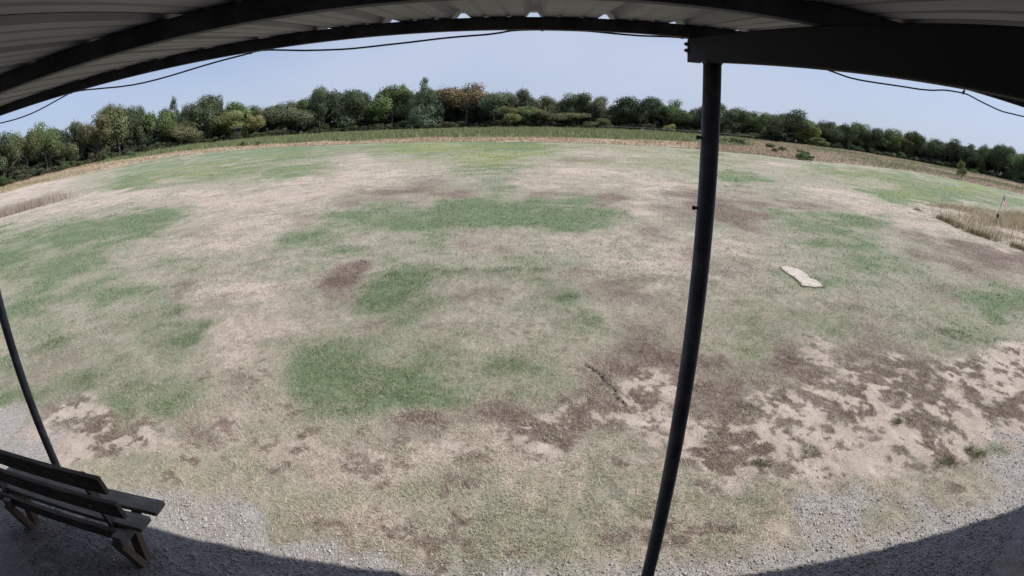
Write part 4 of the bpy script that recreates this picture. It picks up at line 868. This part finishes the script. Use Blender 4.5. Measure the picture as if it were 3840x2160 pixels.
# the wood behind the front row, one mass
def mass(name, items, label, mat_col_fn):
    Vs, Cs = [], []
    for (X, Y, z0, Wd, H, kd, col) in items:
        V, T = PROTO[kd][rng.integers(0, len(PROTO[kd]))][1]
        k = rng.random(len(T)) < 0.32; V = V[k]; T = T[k]
        th = rng.uniform(0, 6.28); c, s = math.cos(th), math.sin(th)
        cen = V.mean(1, keepdims=True); V = cen + (V - cen) * 1.6
        x = V[..., 0] * c - V[..., 1] * s; y = V[..., 0] * s + V[..., 1] * c
        Vs.append(np.stack([x * Wd + X, y * Wd + Y, V[..., 2] * H + z0], -1)); Cs.append(np.repeat(T[:, None] * np.array(col)[None] * 1.35, 4, 0))
    V = np.concatenate(Vs); n = len(V)
    me = np_mesh(name, V.reshape(-1, 3), np.arange(4 * n).reshape(n, 4), M_blade, color=np.concatenate(Cs))
    tag(link(name, me), label, None, None, 'stuff')
T_az = np.array([t[1] for t in TREES]); T_el = np.array([t[2] for t in TREES]); si = np.argsort(T_az)
back = []
for az in np.arange(-64, 64, 1.25):
    for row in (0, 1, 2):
        a_ = az + rng.uniform(-0.6, 0.6); D = float(tree_r(a_)) + 8 + row * 7 + rng.uniform(-2, 3)
        near = np.sort(T_el[np.abs(T_az - a_) < 2.0]); el = (near[len(near) // 2] if len(near) else 2.2) - rng.uniform(0.1, 0.55)
        el = max(el, 1.0); X, Y = D * math.sin(math.radians(a_)), D * math.cos(math.radians(a_))
        z0 = float(ground_z(np.array([X]), np.array([Y]))[0]); H = CAM_H + D * math.tan(math.radians(el)) - z0
        back.append((X, Y, z0, rng.uniform(6.5, 9.5), H, 'oak', C_[rng.choice(['dk', 'vd', 'gr', 'gy', 'dk', 'ol'])]))
mass('woodland', back, 'dense wood standing behind the front row of trees', None)
brush = []
for az in np.arange(-60, 60, 0.42):
    a_ = az + rng.uniform(-0.3, 0.3); D = float(tree_r(a_)) - rng.uniform(2, 8); X, Y = D * math.sin(math.radians(a_)), D * math.cos(math.radians(a_))
    z0 = float(ground_z(np.array([X]), np.array([Y]))[0]); H = rng.uniform(1.2, 2.6) * (1.0 if a_ < 18 else 0.8)
    pal = ['ob', 'ol', 'tn', 'gr', 'dk'] if a_ < 18 else ['dk', 'vd', 'gr', 'ol']
    brush.append((X, Y, z0 - 0.1, rng.uniform(2.5, 4.5), H, 'bush', C_[rng.choice(pal)]))
for az in np.arange(-62, 62, 0.36):
    a_ = az + rng.uniform(-0.3, 0.3); D = float(tree_r(a_)) + rng.uniform(2, 22); X, Y = D * math.sin(math.radians(a_)), D * math.cos(math.radians(a_))
    z0 = float(ground_z(np.array([X]), np.array([Y]))[0]); brush.append((X, Y, z0 - 0.1, rng.uniform(5, 8), rng.uniform(3.5, 6.5), 'bush', C_[rng.choice(['dk', 'vd', 'dk', 'ol'])]))
mass('undergrowth', brush, 'tangled brush along the foot of the tree line', None)

# ------------------------------------------------------------------ shrubs and weeds in the verge
def shrub(x, y, Wd, H, cc, label, name='shrub', i=0, group='shrubs in the verge'):
    z0 = float(ground_z(np.array([x]), np.array([y]))[0])
    o = empty(name, (x, y, z0 - 0.03), rng.uniform(0, 6)); tag(o, label, 'shrub', group)
    c = link('foliage', PROTO['bush'][i % 3][0], o); c.scale = (Wd, Wd, H); c.color = tuple(v * 1.5 for v in C_[cc]) + (1,)
    s = link('stem', TRUNK['bush'], o); s.scale = (H * 0.8, H * 0.8, H * 0.9)
def gp(px, py):      # azimuth/elevation table lookup is done offline: positions below are metres
    return px, py
shrub(56.0, 49.7, 2.3, 2.7, 'yg', 'bright green rounded shrub standing alone in the right pasture', 'shrub', 0)
shrub(30.0, 50.2, 2.7, 1.5, 'gr', 'largest green weed bush in the verge right of the post', 'shrub', 1)
shrub(31.7, 58.6, 3.0, 1.3, 'ol', 'olive weed bush left of the largest one in the right verge', 'shrub', 2)
shrub(29.9, 47.4, 1.3, .75, 'gr', 'small dark weed bush right of the largest one in the right verge', 'shrub', 0)
shrub(35.2, 75.4, 3.2, 1.3, 'gr', 'low weed bush close right of the post in the verge', 'shrub', 1)
shrub(33.5, 77.0, 2.8, 1.2, 'ol', 'low olive weed bush showing just beside the right of the post', 'shrub', 2)
shrub(-42.9, 77.6, 1.5, 1.2, 'gr', 'small green shrub left of two in the straw strip at the left', 'shrub', 0)
shrub(-41.2, 79.4, 1.3, 1.1, 'dk', 'small dark shrub right of two in the straw strip at the left', 'shrub', 1)
shrub(-76.0, 88.0, 3.2, 1.3, 'ol', 'low olive shrub in the straw at the foot of the left trees', 'shrub', 2)
# ------------------------------------------------------------------ dead weed stalks in the right bed
M_stalk = mat_wood('dead_stalk', (0.10, 0.075, 0.05), (0.24, 0.18, 0.12), (20, 20, 1))
def stalk(x, y, H, nb, label, lean=0.1):
    z0 = float(ground_z(np.array([x]), np.array([y]))[0]); o = empty('dead_weed', (x, y, z0))
    tag(o, label, 'weed', 'dead weed stalks in the bed')
    lx, ly = rng.uniform(-lean, lean, 2) * H
    link('stem', bm_mesh('stem', tube_bm([(0, 0, -0.05), (lx * .4, ly * .4, H * .5), (lx, ly, H)], [0.009, 0.007, 0.003], 6), M_stalk), o)
    for k in range(nb):
        u = rng.uniform(0.45, 0.95); a = rng.uniform(0, 6.28); L = H * rng.uniform(0.16, 0.3); p = Vector((lx * u, ly * u, H * u))
        link('twig', bm_mesh('twig', tube_bm([p, p + Vector((math.cos(a) * L * .6, math.sin(a) * L * .6, L * .8))], [0.004, 0.002], 5), M_stalk), o)
stalk(19.6, 18.5, 0.95, 9, 'branching dead weed at the left tip of the overgrown bed')
stalk(19.9, 18.1, 0.55, 4, 'short dead weed just right of the branching one in the bed')
stalk(17.9, 15.1, 0.95, 1, 'single bent dead stalk at the near edge of the bed', 0.3)
stalk(18.6, 15.0, 0.6, 6, 'twiggy low dead weed right of the bent stalk')
for i, (sx, sy, hh, d_) in enumerate([(18.3, 14.0, 1.05, 'leftmost tall reed-like stalk in front of the flag'), (18.4, 13.6, 1.25, 'second tall reed-like stalk in front of the flag'), (18.5, 13.2, 1.2, 'third tall reed-like stalk in front of the flag'), (18.8, 13.1, 1.0, 'fourth tall reed-like stalk in front of the flag'), (18.7, 12.7, 1.15, 'rightmost tall reed-like stalk at the right picture edge')]):
    stalk(sx, sy, hh * 0.72, 3, d_, 0.22)
# ------------------------------------------------------------------ small flag on a leaning staff, spotlight below
def flag():
    x0, y0 = 22.9, 17.55
    z0 = float(ground_z(np.array([x0]), np.array([y0]))[0]); o = empty('small_flag', (x0, y0, z0))
    tag(o, 'small red and white striped flag on a thin leaning staff', 'flag')
    right = Vector((math.cos(math.radians(52.7)), -math.sin(math.radians(52.7)), 0))
    base = Vector((0, 0, -0.05)); top = right * 0.30 + Vector((0, 0, 1.50))
    t = NT('staff'); t.bsdf((0.12, 0.12, 0.12), 0.5, 0.4)
    link('staff', bm_mesh('staff', tube_bm([base, (base + top) / 2, top], 0.011, 8), t.m), o)
    # cloth: hoist along the staff, fly hanging down in folds
    nu, nv = 40, 26; Vv = []; 
    ax = (top - base).normalized(); hoist_top = top - ax * 0.10
    fw = Vector((right.y, -right.x, 0)) * -1
    for i in range(nu + 1):
        u = i / nu
        for j in range(nv + 1):
            v = j / nv
            p = hoist_top - ax * (0.36 * v * (1 - 0.15 * u)) + right * (0.22 * u ** 0.8) - Vector((0, 0, 0.34 * u ** 1.15)) + fw * (0.045 * math.sin(u * 9 + v * 1.5) * (0.3 + u)) + right * (0.02 * math.sin(u * 13 + v * 3))
            Vv.append(p)
    F = [(i * (nv + 1) + j, (i + 1) * (nv + 1) + j, (i + 1) * (nv + 1) + j + 1, i * (nv + 1) + j + 1) for i in range(nu) for j in range(nv)]
    col = []
    for i in range(nu + 1):
        for j in range(nv + 1):
            u, v = i / nu, j / nv
            s = int(min(v, 0.999) * 13)
            c = (0.50, 0.24, 0.26) if s % 2 == 0 else (0.72, 0.66, 0.68)
            if u < 0.4 and v < 7 / 13: c = (0.09, 0.10, 0.18) if (i + j) % 3 else (0.35, 0.36, 0.42)
            col.append(c)
    me = np_mesh('cloth', np.array([tuple(p) for p in Vv]), np.array(F), M_blade, color=np.array(col), smooth=True); link('cloth', me, o)
flag()
def spot():
    x0, y0 = 22.35, 17.0; z0 = float(ground_z(np.array([x0]), np.array([y0]))[0]); o = empty('spotlight', (x0, y0, z0)); tag(o, 'small black box lamp on a stake below the flag', 'lamp')
    t = NT('black_plastic'); t.bsdf((0.015, 0.015, 0.018), 0.5, 0.4)
    link('stake', bm_mesh('stake', tube_bm([(0, 0, -0.05), (0, 0, 0.40)], 0.012, 8), t.m), o)
    link('housing', bm_mesh('housing', box_bm(-0.055, 0.055, -0.05, 0.05, 0.40, 0.56, 0.012), t.m), o)
spot()
# ------------------------------------------------------------------ hunting blind at the left trees
def blind():
    az = math.radians(-29.25); D = 141.0; x0, y0 = D * math.sin(az), D * math.cos(az); z0 = float(ground_z(np.array([x0]), np.array([y0]))[0])
    o = empty('hunting_blind', (x0, y0, z0), -az * 1.0); tag(o, 'dark wooden box blind raised on legs among the left trees', 'blind')
    M1 = mat_wood('blind_wood', (0.03, 0.028, 0.026), (0.06, 0.055, 0.05)); M2 = mat_paint('blind_roof', (0.16, 0.16, 0.17), 0.6)
    t = NT('blind_shade'); t.bsdf((0.008, 0.008, 0.01), 0.9, 0.1)
    for sx in (-0.6, 0.6):
        for sy in (-0.6, 0.6): link('leg', bm_mesh('leg', box_bm(sx - 0.06, sx + 0.06, sy - 0.06, sy + 0.06, -0.1, 1.3), M1), o)
    link('box', bm_mesh('box', box_bm(-0.8, 0.8, -0.8, 0.8, 1.3, 3.0, 0.02), M1), o)
    link('opening_shade', bm_mesh('opening_shade', box_bm(-0.6, 0.6, -0.83, -0.803, 2.1, 2.75), t.m), o)  # near-black slab, painting the shade inside a window onto the closed box
    link('roof', bm_mesh('roof', box_bm(-1.3, 1.0, -1.0, 1.0, 3.0, 3.12, 0.02), M2), o)
blind()
# ------------------------------------------------------------------ pale pipe fence beyond the weeds
def fence():
    o = empty('pipe_fence', (0, 0, 0)); P = []
    for az in np.linspace(9.5, 26, 12):
        D = 128 - (az - 9.5) * 0.35; P.append((D * math.sin(math.radians(az)), D * math.cos(math.radians(az))))
    o.location = (P[0][0], P[0][1], 0); tag(o, 'low pale pipe rail fence before the trees behind the post', 'fence')
    M = mat_paint('galvanised', (0.30, 0.29, 0.30), 0.5)
    ox, oy = P[0]
    z = [float(ground_z(np.array([p[0]]), np.array([p[1]]))[0]) for p in P]
    for h in (0.95,):
        link('rail', bm_mesh('rail', tube_bm([(p[0] - ox, p[1] - oy, zz + h) for p, zz in zip(P, z)], 0.035, 8), M), o)
    for p, zz in zip(P, z): link('fence_post', bm_mesh('fence_post', tube_bm([(p[0] - ox, p[1] - oy, zz - 0.2), (p[0] - ox, p[1] - oy, zz + 1.0)], 0.03, 8), M), o)
fence()
# ------------------------------------------------------------------ a few larger stones and standing tufts near the shelter
def stone(x, y, s, label):
    bm = bmesh.new(); bmesh.ops.create_icosphere(bm, subdivisions=2, radius=1)
    for v in bm.verts: v.co *= 0.82 + 0.36 * random.random(); v.co.x *= 1.25; v.co.z *= 0.65
    for v in bm.verts: v.co *= s
    t = NT('stone'); n = t.noise(30, 4, 0.6, t.objco()); t.bsdf(t.mix(n, (0.22, 0.215, 0.215), (0.36, 0.35, 0.345)), 0.9, 0.2)
    z0 = float(ground_z(np.array([x]), np.array([y]))[0])
    tag(link('stone', bm_mesh('stone', bm, t.m), None, (x, y, z0 + s * 0.3)), label, 'stone', 'larger stones in the gravel')
stone(-2.62, 2.60, 0.022, 'pale stone beyond the bench end, left of the pair in sun')
stone(-2.43, 2.64, 0.021, 'pale stone beyond the bench end, right of the pair in sun')
stone(-2.38, 2.55, 0.020, 'pale stone nearest the shade edge beside the bench')
stone(-2.32, 2.23, 0.026, 'grey stone lying in the shade right of the bench leg')
def tuft(x, y, R, H, label, pal=((0.09, 0.14, 0.055), (0.13, 0.18, 0.075), (0.17, 0.20, 0.10), (0.22, 0.19, 0.12), (0.14, 0.11, 0.085))):
    n = int(1100 * R / 0.15); a = rng.uniform(0, 6.28, n); q = np.abs(rng.normal(0, 0.45, n)) * R
    sub = rng.normal(0, R * 0.45, (4, 2)); k_ = rng.integers(0, 4, n)
    px, py = q * np.cos(a) * 1.3 + sub[k_, 0], q * np.sin(a) * 0.8 + sub[k_, 1]; pal = np.array(pal); c = pal[rng.integers(0, len(pal), n)] * rng.uniform(0.8, 1.2, (n, 1))
    me = blades('grass_tuft', px, py, np.full(n, -0.01), rng.uniform(0.4, 1, n) * H * 0.8 * np.exp(-(q / R) ** 2 * 0.6), rng.uniform(0.003, 0.007, n), np.radians(rng.uniform(15, 75, n)), c, head=a)
    z0 = float(ground_z(np.array([x]), np.array([y]))[0]); tag(link('grass_tuft', me, None, (x, y, z0)), label, 'grass tuft', 'green tufts on bare soil')

for (tx, ty, R_, H_, lb) in [(2.51, 4.38, 0.10, 0.06, 'green grass tuft on bare soil nearest the right of the post'), (3.01, 3.86, 0.055, 0.06, 'tiny green tuft in the middle of the bare soil'), (2.79, 3.50, 0.08, 0.06, 'olive green tuft below the tiny one on bare soil'),
        (4.22, 3.74, 0.11, 0.06, 'green and brown tuft alone at the right of the bare soil'), (2.21, 3.44, 0.09, 0.09, 'wispy green tuft with upright blades on bare soil'), (4.23, 2.96, 0.12, 0.08, 'dense dark green tuft in the gravel at the right'), (4.75, 2.98, 0.13, 0.08, 'long green tuft rightmost in the gravel'), (2.49, 3.20, 0.07, 0.05, 'small flat green tuft at the gravel border')]:
    tuft(tx, ty, R_, H_, lb)
